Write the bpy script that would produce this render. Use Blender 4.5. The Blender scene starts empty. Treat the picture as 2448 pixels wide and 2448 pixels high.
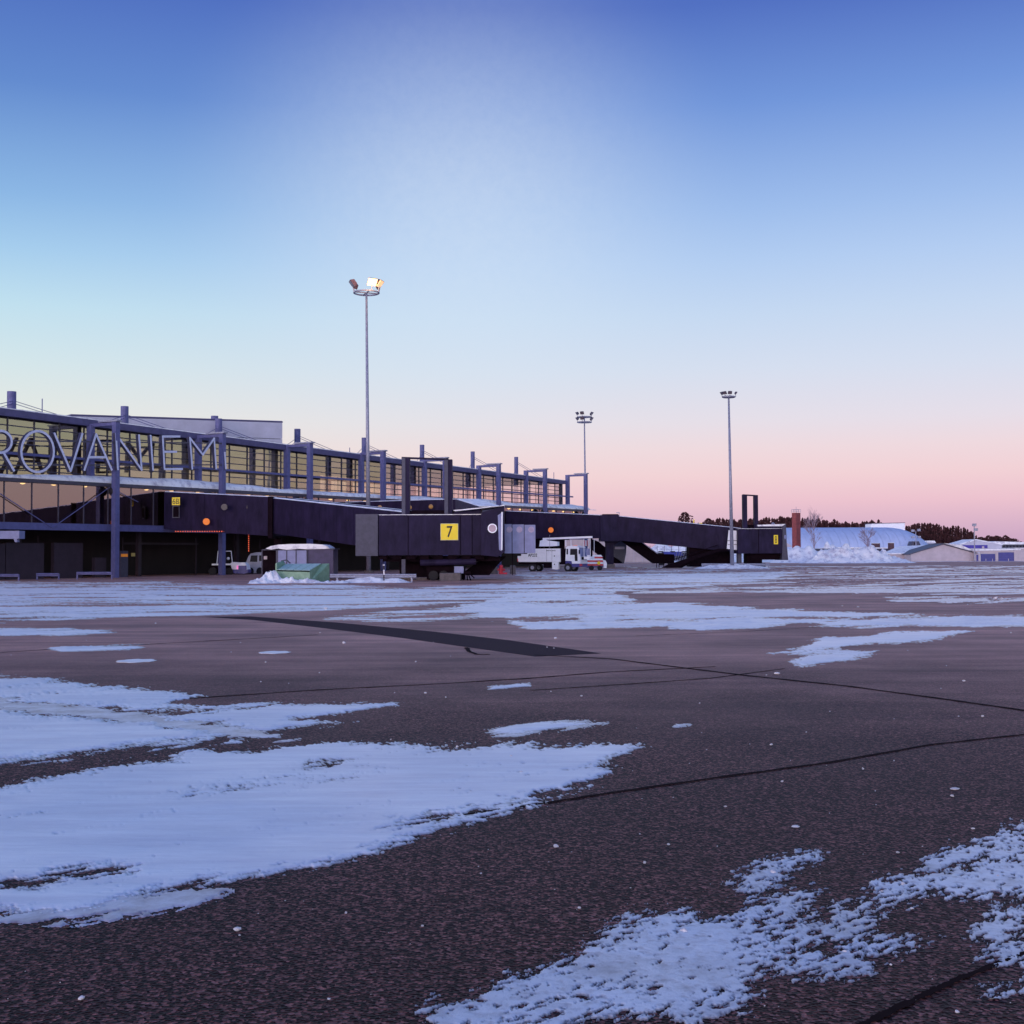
import bpy, math, random
import numpy as np
from mathutils import Vector, Matrix
random.seed(7); R = math.radians
SC = bpy.context.scene; COL = SC.collection

# ---------------------------------------------------------------- camera
FPX, CX, HY, EYE, ROLL = 2990.0, 1224.0, 1323.0, 2.1, 0.0041
pit = math.atan((HY - 1224) / FPX)
Fv = Vector((0, math.cos(pit), math.sin(pit))); R0 = Vector((1, 0, 0)); U0 = Vector((0, -math.sin(pit), math.cos(pit)))
Rv = R0 * math.cos(ROLL) - U0 * math.sin(ROLL); Uv = R0 * math.sin(ROLL) + U0 * math.cos(ROLL)
CAM = Vector((0, 0, EYE))
cd = bpy.data.cameras.new('camera'); cam = bpy.data.objects.new('camera', cd); COL.objects.link(cam)
cd.sensor_width = 36; cd.lens = 36 * FPX / 2448; cd.clip_start = 0.1; cd.clip_end = 9000
m = Matrix((Rv, Uv, -Fv)).transposed().to_4x4(); m.translation = CAM; cam.matrix_world = m
SC.camera = cam

# ---------------------------------------------------------------- world: clear dusk sky, belt of Venus ahead on the right
def lin(c): return tuple(((v / 255) / 12.92 if v / 255 <= .04045 else ((v / 255 + .055) / 1.055) ** 2.4) for v in c)
W = bpy.data.worlds.new('World'); SC.world = W; W.use_nodes = True
nt = W.node_tree; N = nt.nodes; L = nt.links
bg = N['Background']
tc = N.new('ShaderNodeTexCoord'); nm = N.new('ShaderNodeVectorMath'); nm.operation = 'NORMALIZE'; L.new(tc.outputs['Generated'], nm.inputs[0])
sx = N.new('ShaderNodeSeparateXYZ'); L.new(nm.outputs[0], sx.inputs[0])
def wramp(stops):
    r = N.new('ShaderNodeValToRGB'); r.color_ramp.interpolation = 'B_SPLINE' if False else 'LINEAR'
    e = r.color_ramp.elements
    while len(e) < len(stops): e.new(0.5)
    for k, (p, c) in enumerate(stops): e[k].position = p; e[k].color = (*lin(c), 1)
    L.new(sx.outputs[2], r.inputs[0]); return r
right = wramp([(0, (194, 158, 192)), (.019, (214, 176, 200)), (.040, (236, 194, 207)), (.061, (242, 209, 214)), (.082, (239, 217, 223)), (.103, (230, 222, 233)),
               (.143, (214, 222, 240)), (.185, (198, 216, 242)), (.225, (180, 205, 242)), (.263, (160, 190, 237)), (.337, (116, 152, 220)), (.404, (82, 112, 194)), (.55, (104, 134, 208)), (1, (114, 144, 214))])
left = wramp([(0, (222, 206, 200)), (.03, (236, 218, 206)), (.061, (240, 228, 216)), (.103, (230, 234, 226)), (.143, (212, 231, 234)), (.185, (192, 225, 239)), (.225, (164, 205, 237)), (.263, (138, 182, 228)),
              (.337, (98, 138, 206)), (.404, (80, 112, 192)), (.55, (104, 134, 208)), (1, (114, 144, 214))])
def mrange(src, a, b, c, d):
    r = N.new('ShaderNodeMapRange'); r.interpolation_type = 'SMOOTHSTEP'
    for k, v in enumerate((a, b, c, d)): r.inputs[k + 1].default_value = v
    L.new(src, r.inputs[0]); return r.outputs[0]
mix = N.new('ShaderNodeMix'); mix.data_type = 'RGBA'
anti = N.new('ShaderNodeVectorMath'); anti.operation = 'DOT_PRODUCT'; L.new(nm.outputs[0], anti.inputs[0]); anti.inputs[1].default_value = (.50, .866, 0)   # pinkest opposite the sun
L.new(mrange(anti.outputs['Value'], .50, 1.02, 0, 1), mix.inputs[0]); L.new(left.outputs[0], mix.inputs[6]); L.new(right.outputs[0], mix.inputs[7])
# after-glow round the sun's side, behind and left of the camera
dot = N.new('ShaderNodeVectorMath'); dot.operation = 'DOT_PRODUCT'; L.new(nm.outputs[0], dot.inputs[0]); dot.inputs[1].default_value = (-.50, -.866, 0)
gl = N.new('ShaderNodeMath'); gl.operation = 'MULTIPLY'
L.new(mrange(dot.outputs['Value'], .1, 1, 0, 1), gl.inputs[0]); L.new(mrange(sx.outputs[2], 0, .4, 1, 0), gl.inputs[1])
mix2 = N.new('ShaderNodeMix'); mix2.data_type = 'RGBA'; L.new(gl.outputs[0], mix2.inputs[0]); 
# soft grainy bright glow painted into the sky above the masts
dv = N.new('ShaderNodeVectorMath'); dv.operation = 'SUBTRACT'; L.new(nm.outputs[0], dv.inputs[0]); dv.inputs[1].default_value = (-.04, .958, .262)
dsc = N.new('ShaderNodeVectorMath'); dsc.operation = 'MULTIPLY'; L.new(dv.outputs[0], dsc.inputs[0]); dsc.inputs[1].default_value = (1 / .18, 1 / .5, 1 / .165)
ln = N.new('ShaderNodeVectorMath'); ln.operation = 'LENGTH'; L.new(dsc.outputs[0], ln.inputs[0])
vn = N.new('ShaderNodeTexNoise'); vn.inputs['Scale'].default_value = 120; vn.inputs['Detail'].default_value = 15; vn.inputs['Roughness'].default_value = .72; L.new(nm.outputs[0], vn.inputs['Vector'])
vm = N.new('ShaderNodeMath'); vm.operation = 'MULTIPLY'; L.new(mrange(ln.outputs['Value'], 0, 1.3, .46, 0), vm.inputs[0]); L.new(mrange(vn.outputs[0], .25, .75, .9, 1.08), vm.inputs[1])
vx = N.new('ShaderNodeMix'); vx.data_type = 'RGBA'; L.new(vm.outputs[0], vx.inputs[0]); L.new(mix.outputs[2], vx.inputs[6]); vx.inputs[7].default_value = (*lin((222, 234, 248)), 1)
L.new(vx.outputs[2], mix2.inputs[6]); mix2.inputs[7].default_value = (5.2, 4.8, 5.3, 1)
L.new(mix2.outputs[2], bg.inputs[0]); bg.inputs[1].default_value = 1.0

# ---------------------------------------------------------------- sun (almost set) and exposure
sl = bpy.data.lights.new('sun', 'SUN'); sun = bpy.data.objects.new('sun', sl); COL.objects.link(sun)
sl.energy = 0.45; sl.angle = R(9); sl.color = (1, .52, .34)
sd = Vector((-.50, -.866, .09)).normalized(); sun.rotation_euler = sd.to_track_quat('Z', 'Y').to_euler(); sun.location = (0, -5, 30)
SC.view_settings.view_transform = 'Standard'; SC.view_settings.look = 'None'; SC.view_settings.exposure = 0; SC.view_settings.gamma = 1
SC.view_settings.use_curve_mapping = False
SC.cycles.max_bounces = 5; SC.cycles.use_denoising = True

# ---------------------------------------------------------------- where a photographed point stands, at a known distance
def ray(px, py): return Rv * ((px - CX) / FPX) - Uv * ((py - 1224) / FPX) + Fv
def at(px, py, Y): d = ray(px, py); return CAM + d * (Y / d.y)
def gnd(px, py): d = ray(px, py); return CAM + d * (-EYE / d.z)
AL = math.atan(.5538); U = Vector((math.sin(AL), math.cos(AL), 0)); NR = Vector((math.cos(AL), -math.sin(AL), 0))
O = at(275, 1381, 116); O.z = 0
def Fp(s, n, z): p = O + U * s + NR * n; return Vector((p.x, p.y, z))
def onF(px, py, n):
    d = ray(px, py); t = (n - (CAM - O).dot(NR)) / d.dot(NR); p = CAM + d * t
    return (p - O).dot(U), p.z
def zline(a, b, n):
    (s0, z0), (s1, z1) = onF(*a, n), onF(*b, n)
    return lambda s: z0 + (z1 - z0) * (s - s0) / (s1 - s0)

# ---------------------------------------------------------------- materials
def mat(name, col, rough=.6, metal=0, var=.25, scale=2.0, bump=0, spec=.5, emit=None, estr=0, detail=6, col2=None, stretch=None):
    M = bpy.data.materials.new(name); M.use_nodes = True; t = M.node_tree; b = t.nodes['Principled BSDF']
    b.inputs['Roughness'].default_value = rough; b.inputs['Metallic'].default_value = metal; b.inputs['Specular IOR Level'].default_value = spec
    b.inputs['Base Color'].default_value = (*col, 1)
    tx = t.nodes.new('ShaderNodeTexCoord'); mp = t.nodes.new('ShaderNodeMapping'); t.links.new(tx.outputs['Object'], mp.inputs[0])
    if stretch: mp.inputs['Scale'].default_value = stretch
    nz = t.nodes.new('ShaderNodeTexNoise'); nz.inputs['Scale'].default_value = scale; nz.inputs['Detail'].default_value = detail; nz.inputs['Roughness'].default_value = .65
    t.links.new(mp.outputs[0], nz.inputs['Vector'])
    if var:
        rp = t.nodes.new('ShaderNodeValToRGB'); rp.color_ramp.elements[0].position = .3; rp.color_ramp.elements[1].position = .72
        rp.color_ramp.elements[0].color = (*(c * (1 - var) for c in col), 1); rp.color_ramp.elements[1].color = (*(col2 or tuple(min(1, c * (1 + var)) for c in col)), 1)
        t.links.new(nz.outputs[0], rp.inputs[0]); t.links.new(rp.outputs[0], b.inputs['Base Color'])
    if bump:
        bp = t.nodes.new('ShaderNodeBump'); bp.inputs['Strength'].default_value = bump; bp.inputs['Distance'].default_value = .05
        t.links.new(nz.outputs[0], bp.inputs['Height']); t.links.new(bp.outputs[0], b.inputs['Normal'])
    if emit: b.inputs['Emission Color'].default_value = (*emit, 1); b.inputs['Emission Strength'].default_value = estr
    return M
M = {}
M['bridge'] = mat('dark_bridge_cladding', (.020, .014, .042), .6, 0, .45, 1.2, .15, spec=.12, stretch=(1, 1, .4))
M['bridge_grey'] = mat('grey_bridge_panel', (.050, .048, .085), .55, 0, .25, 3)
M['bellows'] = mat('pale_bellows', (.24, .26, .44), .6, 0, .15, 2)
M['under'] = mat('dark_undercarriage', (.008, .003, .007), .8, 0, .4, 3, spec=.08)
M['steel'] = mat('painted_steel', (.10, .105, .26), .6, 0, .2, 2.5)
M['galv'] = mat('galvanised_steel', (.27, .28, .37), .45, .2, .25, 4)
M['beam'] = mat('roof_edge_beam', (.08, .072, .17), .6, 0, .25, 1.5)
M['mullion'] = mat('mullion', (.07, .065, .10), .5, .2, .2, 3)
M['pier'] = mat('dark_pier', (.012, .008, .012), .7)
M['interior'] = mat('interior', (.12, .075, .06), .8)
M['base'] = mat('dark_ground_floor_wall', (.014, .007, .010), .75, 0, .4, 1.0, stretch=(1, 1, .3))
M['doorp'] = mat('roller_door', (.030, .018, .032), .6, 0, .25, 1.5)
M['white'] = mat('white_paint', (.88, .89, .96), .4, 0, .08, 2)
M['letter'] = mat('letter_face', (.56, .59, .76), .4, 0, .06, 3)
M['letter_side'] = mat('letter_side', (.05, .045, .09), .6, 0, .1)
M['yellow'] = mat('yellow_sign', (.92, .68, .005), .45, 0, .05, 3)
M['black'] = mat('black_print', (.012, .01, .012), .6, 0, 0)
M['blue'] = mat('blue_paint', (.035, .03, .22), .4, 0, .2, 3)
M['red'] = mat('red_paint', (.60, .02, .04), .45, 0, .2, 4)
M['green'] = mat('green_paint', (.24, .42, .27), .5, 0, .3, 2.5, .1, col2=(.28, .45, .31))
M['green_top'] = mat('frosted_green_lid', (.40, .56, .50), .6, 0, .25, 6)
M['concrete'] = mat('concrete', (.13, .11, .11), .85, 0, .3, 4, .2)
M['rubber'] = mat('rubber', (.014, .012, .016), .8)
M['winglass'] = mat('dark_window', (.012, .010, .02), .3, 0, 0, spec=.15)
M['cream'] = mat('cream_render', (.50, .43, .46), .8, 0, .12, .8)
M['blue_door'] = mat('blue_door', (.06, .06, .26), .5, 0, .15, 2)
M['tent'] = mat('pale_hall_sheet', (.50, .58, .78), .6, 0, .12, .25, stretch=(3, 1, 1))
M['brick'] = mat('red_brick', (.24, .055, .055), .85, 0, .3, 1.5, .1)
M['brick2'] = mat('red_brick_other', (.20, .05, .05), .85, 0, .3, 2.5, .1)
M['bark'] = mat('bark', (.10, .06, .05), .9)
M['birch'] = mat('birch_twigs', (.30, .22, .26), .9)
M['needle'] = mat('spruce_needles', (.085, .028, .030), .9, 0, .5, .6)
M['panel'] = mat('pale_metal_cladding', (.50, .50, .60), .5, .1, .12, .6)
M['lamp'] = mat('floodlight_glass_lit', (1, .8, .5), .3, emit=(1, .64, .28), estr=2.4)
M['lamp_dim'] = mat('floodlight_glass_glowing', (1, .8, .5), .3, emit=(1, .45, .16), estr=1.0)
M['floodbody_lit'] = mat('floodlight_housing_lit', (.20, .11, .12), .5, 0, .3, 3)  # reddish lamplight is put into the housing colour
M['glass_off'] = mat('floodlight_glass_off', (.10, .08, .10), .25)
M['ceil'] = mat('downlight', (1, .8, .5), .3, emit=(1, .62, .28), estr=7)
M['amber'] = mat('amber_beacon', (.22, .08, .01), .5, emit=(1, .20, .003), estr=.62)
M['bead'] = mat('red_bead_light', (1, .2, .1), .4, emit=(1, .13, .04), estr=.7)
M['tail'] = mat('tail_lamp', (.6, .1, .3), .4, emit=(1, .25, .6), estr=.8)

def snow_mat(name, col, sc=8, bump=.5, rough=.55, dirt=(.50, .48, .56), lo=.34, hi=.52, coat=.6, stretch=None, thin=False):
    S = mat(name, col, rough, 0, .3, sc, bump, spec=.5, detail=10, col2=col, stretch=stretch)
    if stretch: [n for n in S.node_tree.nodes if n.type == 'MAPPING'][0].inputs['Rotation'].default_value = (0, 0, R(-45))
    t = S.node_tree; rp = [n for n in t.nodes if n.type == 'VALTORGB'][0]
    rp.color_ramp.elements[0].color = (*dirt, 1); rp.color_ramp.elements[0].position = lo; rp.color_ramp.elements[1].position = hi
    b = t.nodes['Principled BSDF']
    if thin:   # a thin layer lets the dark ground through; thicker snow varies slowly between packed blue ice and white
        g_ = t.nodes.new('ShaderNodeNewGeometry'); sp = t.nodes.new('ShaderNodeSeparateXYZ'); t.links.new(g_.outputs['Position'], sp.inputs[0])
        fn = t.nodes.new('ShaderNodeTexNoise'); fn.inputs['Scale'].default_value = 9; fn.inputs['Detail'].default_value = 8; t.links.new(g_.outputs['Position'], fn.inputs['Vector'])
        ma = t.nodes.new('ShaderNodeMath'); ma.operation = 'MULTIPLY_ADD'; t.links.new(fn.outputs[0], ma.inputs[0]); ma.inputs[1].default_value = .006; t.links.new(sp.outputs[2], ma.inputs[2])
        mr = t.nodes.new('ShaderNodeMapRange'); mr.interpolation_type = 'SMOOTHSTEP'; mr.inputs[1].default_value = .0055; mr.inputs[2].default_value = .0135; mr.inputs[3].default_value = .30; t.links.new(ma.outputs[0], mr.inputs[0])
        lo_ = t.nodes.new('ShaderNodeTexNoise'); lo_.inputs['Scale'].default_value = .45; lo_.inputs['Detail'].default_value = 5; t.links.new(g_.outputs['Position'], lo_.inputs['Vector'])
        m2 = t.nodes.new('ShaderNodeMapRange'); m2.inputs[1].default_value = .38; m2.inputs[2].default_value = .64; t.links.new(lo_.outputs[0], m2.inputs[0])
        i1 = t.nodes.new('ShaderNodeMix'); i1.data_type = 'RGBA'; i1.blend_type = 'MULTIPLY'; i1.inputs[0].default_value = 1; t.links.new(rp.outputs[0], i1.inputs[6])
        i0 = t.nodes.new('ShaderNodeMix'); i0.data_type = 'RGBA'; t.links.new(m2.outputs[0], i0.inputs[0]); i0.inputs[6].default_value = (.74, .80, .90, 1); i0.inputs[7].default_value = (1, 1, 1, 1); t.links.new(i0.outputs[2], i1.inputs[7])
        i2 = t.nodes.new('ShaderNodeMix'); i2.data_type = 'RGBA'; t.links.new(mr.outputs[0], i2.inputs[0]); i2.inputs[6].default_value = (.10, .06, .065, 1); t.links.new(i1.outputs[2], i2.inputs[7]); t.links.new(i2.outputs[2], b.inputs['Base Color'])
    b.inputs['Coat Weight'].default_value = coat; b.inputs['Sheen Weight'].default_value = .15; b.inputs['Sheen Roughness'].default_value = .5; b.inputs['Coat Roughness'].default_value = .3
    return S
M['snow'] = snow_mat('snow', (.90, .90, .91), 1.6, .5, stretch=(.45, 2.4, 1), dirt=(.62, .60, .68), lo=.26, hi=.66, thin=True)
M['snow_deep'] = snow_mat('piled_snow', (.90, .90, .91), 1.1, .8, coat=.1)
M['snow_thin'] = snow_mat('thin_packed_snow', (.80, .81, .85), 14, .55, dirt=(.45, .42, .46), lo=.30, hi=.50, thin=True)
M['slush'] = snow_mat('slush', (.62, .60, .68), 3, .4, .4, dirt=(.22, .15, .19), lo=.36, hi=.62)
M['ice'] = mat('ice_lump', (.70, .66, .68), .45, 0, .2, 6, .3)

def asphalt():
    A = bpy.data.materials.new('asphalt'); A.use_nodes = True; t = A.node_tree; b = t.nodes['Principled BSDF']; n = t.nodes; l = t.links
    tx = n.new('ShaderNodeTexCoord')
    def nz(s, d=4, r=.6):
        k = n.new('ShaderNodeTexNoise'); k.inputs['Scale'].default_value = s; k.inputs['Detail'].default_value = d; k.inputs['Roughness'].default_value = r; l.new(tx.outputs['Object'], k.inputs['Vector']); return k
    v = n.new('ShaderNodeTexVoronoi'); v.inputs['Scale'].default_value = 50; l.new(tx.outputs['Object'], v.inputs['Vector'])
    r1 = n.new('ShaderNodeValToRGB'); e = r1.color_ramp.elements
    e[0].position = .06; e[0].color = (.010, .002, .002, 1); e[1].position = .95; e[1].color = (.29, .13, .11, 1)
    k = e.new(.55); k.color = (.032, .007, .006, 1)
    sepc = n.new('ShaderNodeSeparateColor'); l.new(v.outputs['Color'], sepc.inputs[0]); l.new(sepc.outputs[0], r1.inputs[0])
    a = nz(18, 6, .75); r2 = n.new('ShaderNodeValToRGB'); r2.color_ramp.elements[0].position = .36; r2.color_ramp.elements[0].color = (.22, .20, .20, 1); r2.color_ramp.elements[1].position = .66; r2.color_ramp.elements[1].color = (1.8, 1.7, 1.75, 1)
    l.new(a.outputs[0], r2.inputs[0])
    c = nz(.22, 8, .6); r3 = n.new('ShaderNodeValToRGB'); r3.color_ramp.elements[0].position = .35; r3.color_ramp.elements[0].color = (.72, .70, .72, 1); r3.color_ramp.elements[1].position = .68; r3.color_ramp.elements[1].color = (1.3, 1.25, 1.25, 1)
    l.new(c.outputs[0], r3.inputs[0])
    mpp = n.new('ShaderNodeMapping'); mpp.inputs['Scale'].default_value = (.12, 1.6, 1); mpp.inputs['Rotation'].default_value = (0, 0, .12); l.new(tx.outputs['Object'], mpp.inputs[0]); wv = nz(.8, 6, .7); l.new(mpp.outputs[0], wv.inputs['Vector'])   # worn wheel tracks
    r4 = n.new('ShaderNodeValToRGB'); r4.color_ramp.elements[0].position = .36; r4.color_ramp.elements[0].color = (.72, .70, .72, 1); r4.color_ramp.elements[1].position = .6; r4.color_ramp.elements[1].color = (1.12, 1.1, 1.1, 1); l.new(wv.outputs[0], r4.inputs[0])
    def mul(p, q):
        x = n.new('ShaderNodeMix'); x.data_type = 'RGBA'; x.blend_type = 'MULTIPLY'; x.inputs[0].default_value = 1; l.new(p, x.inputs[6]); l.new(q, x.inputs[7]); return x.outputs[2]
    # shading put into the colour: darker foreground, lighter beyond, with a blotchy border
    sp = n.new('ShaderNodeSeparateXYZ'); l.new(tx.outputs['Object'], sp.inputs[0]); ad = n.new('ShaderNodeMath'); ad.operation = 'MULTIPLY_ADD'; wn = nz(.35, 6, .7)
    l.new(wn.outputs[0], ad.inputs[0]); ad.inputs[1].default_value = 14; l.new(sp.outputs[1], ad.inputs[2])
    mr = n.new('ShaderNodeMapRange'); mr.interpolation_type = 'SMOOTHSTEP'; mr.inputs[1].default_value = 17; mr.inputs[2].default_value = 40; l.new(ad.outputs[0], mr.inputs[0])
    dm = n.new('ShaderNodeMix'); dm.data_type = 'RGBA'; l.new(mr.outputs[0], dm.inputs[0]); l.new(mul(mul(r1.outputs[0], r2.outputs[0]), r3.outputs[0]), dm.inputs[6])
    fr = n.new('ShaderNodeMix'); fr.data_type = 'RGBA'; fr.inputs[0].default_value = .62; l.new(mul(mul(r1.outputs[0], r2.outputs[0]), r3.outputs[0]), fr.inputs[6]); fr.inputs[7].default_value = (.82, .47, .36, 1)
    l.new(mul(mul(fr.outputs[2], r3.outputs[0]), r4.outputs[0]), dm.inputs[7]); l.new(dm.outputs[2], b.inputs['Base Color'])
    b.inputs['Roughness'].default_value = .55; b.inputs['Specular IOR Level'].default_value = .12; b.inputs['Specular Tint'].default_value = (1, .78, .8, 1)
    bp = n.new('ShaderNodeBump'); bp.inputs['Strength'].default_value = 1; bp.inputs['Distance'].default_value = .02; l.new(v.outputs['Distance'], bp.inputs['Height']); l.new(bp.outputs[0], b.inputs['Normal'])
    return A
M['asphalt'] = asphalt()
M['asphalt_new'] = mat('fresh_asphalt', (.060, .032, .034), .8, 0, .4, 30, .3, spec=.06)
M['seal'] = mat('bitumen_seal', (.018, .007, .007), .85, 0, .3, 10, spec=.04)

def glass_mat(name, refl, tint, rough=.02, dark=(.5, .5, .42)):
    G = bpy.data.materials.new(name); G.use_nodes = True; t = G.node_tree; n = t.nodes; l = t.links; n.remove(n['Principled BSDF'])
    g = n.new('ShaderNodeBsdfGlossy'); g.inputs['Color'].default_value = (*tint, 1); g.inputs['Roughness'].default_value = rough
    tr = n.new('ShaderNodeBsdfTransparent'); tr.inputs['Color'].default_value = (*dark, 1)
    mx = n.new('ShaderNodeMixShader'); lw = n.new('ShaderNodeFresnel'); lw.inputs[0].default_value = refl
    tx = n.new('ShaderNodeTexCoord'); nz = n.new('ShaderNodeTexNoise'); nz.inputs['Scale'].default_value = .5; nz.inputs['Detail'].default_value = 3; l.new(tx.outputs['Object'], nz.inputs['Vector'])
    bp = n.new('ShaderNodeBump'); bp.inputs['Strength'].default_value = .06; bp.inputs['Distance'].default_value = .05; l.new(nz.outputs[0], bp.inputs['Height']); l.new(bp.outputs[0], g.inputs['Normal'])
    gm = n.new('ShaderNodeNewGeometry'); iv = n.new('ShaderNodeMath'); iv.operation = 'SUBTRACT'; iv.inputs[0].default_value = 1; l.new(gm.outputs['Backfacing'], iv.inputs[1])
    ml = n.new('ShaderNodeMath'); ml.operation = 'MULTIPLY'; l.new(lw.outputs[0], ml.inputs[0]); l.new(iv.outputs[0], ml.inputs[1])   # only the outer face mirrors
    l.new(ml.outputs[0], mx.inputs[0]); l.new(tr.outputs[0], mx.inputs[1]); l.new(g.outputs[0], mx.inputs[2]); l.new(mx.outputs[0], n['Material Output'].inputs[0]); return G
M['glass_up'] = glass_mat('tinted_hall_glass', 4.6, (.98, .91, .80), dark=(.90, .84, .82))
for i_, t_ in enumerate([(.86, .84, .62), (.90, .86, .66), (.82, .82, .60), (.88, .82, .68)]): M['hall%d' % i_] = glass_mat('tinted_hall_glass_%d' % i_, 3.7 + .2 * i_, t_, dark=(.86, .82, .74))
for i_, t_ in enumerate([(.98, .90, .86), (.96, .87, .84), (1, .92, .86)]): M['clear%d' % i_] = glass_mat('clear_hall_glass_%d' % i_, 3.6, t_, dark=(.88, .82, .83))
M['glass_low'] = glass_mat('gallery_glass', 3.2, (.95, .76, .82))

# ---------------------------------------------------------------- mesh helpers
class MB:
    def __init__(s): s.v = []; s.f = []
    def add(s, vs, fs): b = len(s.v); s.v += [tuple(p) for p in vs]; s.f += [tuple(b + i for i in f) for f in fs]; return s
    def hexa(s, bot, top):
        return s.add(list(bot) + list(top), [(3, 2, 1, 0), (4, 5, 6, 7), (0, 1, 5, 4), (1, 2, 6, 5), (2, 3, 7, 6), (3, 0, 4, 7)])
    def box(s, a, b):
        (x0, y0, z0), (x1, y1, z1) = a, b
        return s.hexa([(x0, y0, z0), (x1, y0, z0), (x1, y1, z0), (x0, y1, z0)], [(x0, y0, z1), (x1, y0, z1), (x1, y1, z1), (x0, y1, z1)])
    def prism(s, pts, off):
        off = Vector(off); n = len(pts); P = [Vector(p) for p in pts]
        return s.add(P + [p + off for p in P], [tuple(range(n)), tuple(range(2 * n - 1, n - 1, -1))] + [(i, i + n, (i + 1) % n + n, (i + 1) % n) for i in range(n)])
    def tube(s, a, b, r0, r1=None, n=8, caps=True):
        a, b = Vector(a), Vector(b); r1 = r0 if r1 is None else r1; d = (b - a).normalized()
        x = d.orthogonal().normalized(); y = d.cross(x)
        c = [(math.cos(2 * math.pi * k / n), math.sin(2 * math.pi * k / n)) for k in range(n)]
        vs = [a + (x * p + y * q) * r0 for p, q in c] + [b + (x * p + y * q) * r1 for p, q in c]
        fs = [(k, (k + 1) % n, (k + 1) % n + n, k + n) for k in range(n)]
        if caps: fs += [tuple(range(n - 1, -1, -1)), tuple(range(n, 2 * n))]
        return s.add(vs, fs)
    def bar(s, a, b, w, h, up=(0, 0, 1)):   # rectangular bar w (sideways) x h (along up)
        a, b = Vector(a), Vector(b); d = (b - a).normalized(); sd = d.cross(Vector(up)).normalized() * w / 2; u = sd.cross(d).normalized() * h / 2
        return s.hexa([a - sd - u, a + sd - u, b + sd - u, b - sd - u], [a - sd + u, a + sd + u, b + sd + u, b - sd + u])
    def F(s, s0, s1, n0, n1, z0, z1, z0b=None, z1b=None):   # box in facade coordinates; z?b = heights at s1
        z0b = z0 if z0b is None else z0b; z1b = z1 if z1b is None else z1b
        return s.hexa([Fp(s0, n1, z0), Fp(s1, n1, z0b), Fp(s1, n0, z0b), Fp(s0, n0, z0)], [Fp(s0, n1, z1), Fp(s1, n1, z1b), Fp(s1, n0, z1b), Fp(s0, n0, z1)])
    def pbox(s, x0, y0, x1, y1, Y, d):
        xm, ym = (x0 + x1) / 2, (y0 + y1) / 2
        return s.box((at(x0, ym, Y).x, Y, max(-.05, at(xm, y1, Y).z)), (at(x1, ym, Y).x, Y + d, at(xm, y0, Y).z))
    def pprism(s, pts, Y, d): return s.prism([at(x, y, Y) for x, y in pts][::-1], (0, d, 0))
    def sphere(s, c, r, sq=(1, 1, 1), n=10, m=6, half=False, jit=0):
        vs = []; c = Vector(c)
        for i in range(m + 1):
            th = math.pi * i / m * (.5 if half else 1)
            for k in range(n):
                ph = 2 * math.pi * k / n; j = 1 + random.uniform(-jit, jit)
                vs.append(c + Vector((math.sin(th) * math.cos(ph) * sq[0], math.sin(th) * math.sin(ph) * sq[1], math.cos(th) * sq[2])) * r * j)
        return s.add(vs, [(i * n + k, (i + 1) * n + k, (i + 1) * n + (k + 1) % n, i * n + (k + 1) % n) for i in range(m) for k in range(n)])
    def mesh(s, name, mt, off=(0, 0, 0), smooth=False, mats=None, fm=None):
        me = bpy.data.meshes.new(name); o = Vector(off)
        me.from_pydata([Vector(p) - o for p in s.v], [], s.f); me.validate()
        for q in (mats or [mt]): me.materials.append(q)
        if fm: me.polygons.foreach_set('material_index', fm)
        if smooth: me.polygons.foreach_set('use_smooth', [True] * len(me.polygons))
        return me
    def build(s, name, mt, parent=None, world=True, smooth=False, loc=None):
        off = (0, 0, 0)
        if parent is not None and world:
            off = Vector(parent.location) + (Vector(parent.parent.location) if parent.parent else Vector())
        if loc is not None: off = loc
        o = bpy.data.objects.new(name, s.mesh(name, M[mt] if isinstance(mt, str) else mt, off, smooth)); COL.objects.link(o)
        if parent is not None: o.parent = parent
        elif loc is not None: o.location = loc
        return o
def tag(o, label=None, cat=None, group=None, kind=None):
    if label: o['label'] = label
    if cat: o['category'] = cat
    if group: o['group'] = group
    if kind: o['kind'] = kind
    return o
def thing(name, label, cat, loc=(0, 0, 0), rz=0, group=None):
    o = bpy.data.objects.new(name, None); COL.objects.link(o); o.location = loc; o.rotation_euler = (0, 0, rz); o.empty_display_size = .3
    return tag(o, label, cat, group)
def link(name, me, parent=None, loc=(0, 0, 0), rz=0):
    o = bpy.data.objects.new(name, me); COL.objects.link(o); o.location = loc; o.rotation_euler = (0, 0, rz)
    if parent is not None: o.parent = parent
    return o
def kids(o): return [c for c in bpy.data.objects if c.parent == o]
def copy_tree(o, children, parent=None):
    c = o.copy(); COL.objects.link(c)
    if parent is not None: c.parent = parent
    for ch in children.get(o.name, []): copy_tree(ch, children, c)
    return c
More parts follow.
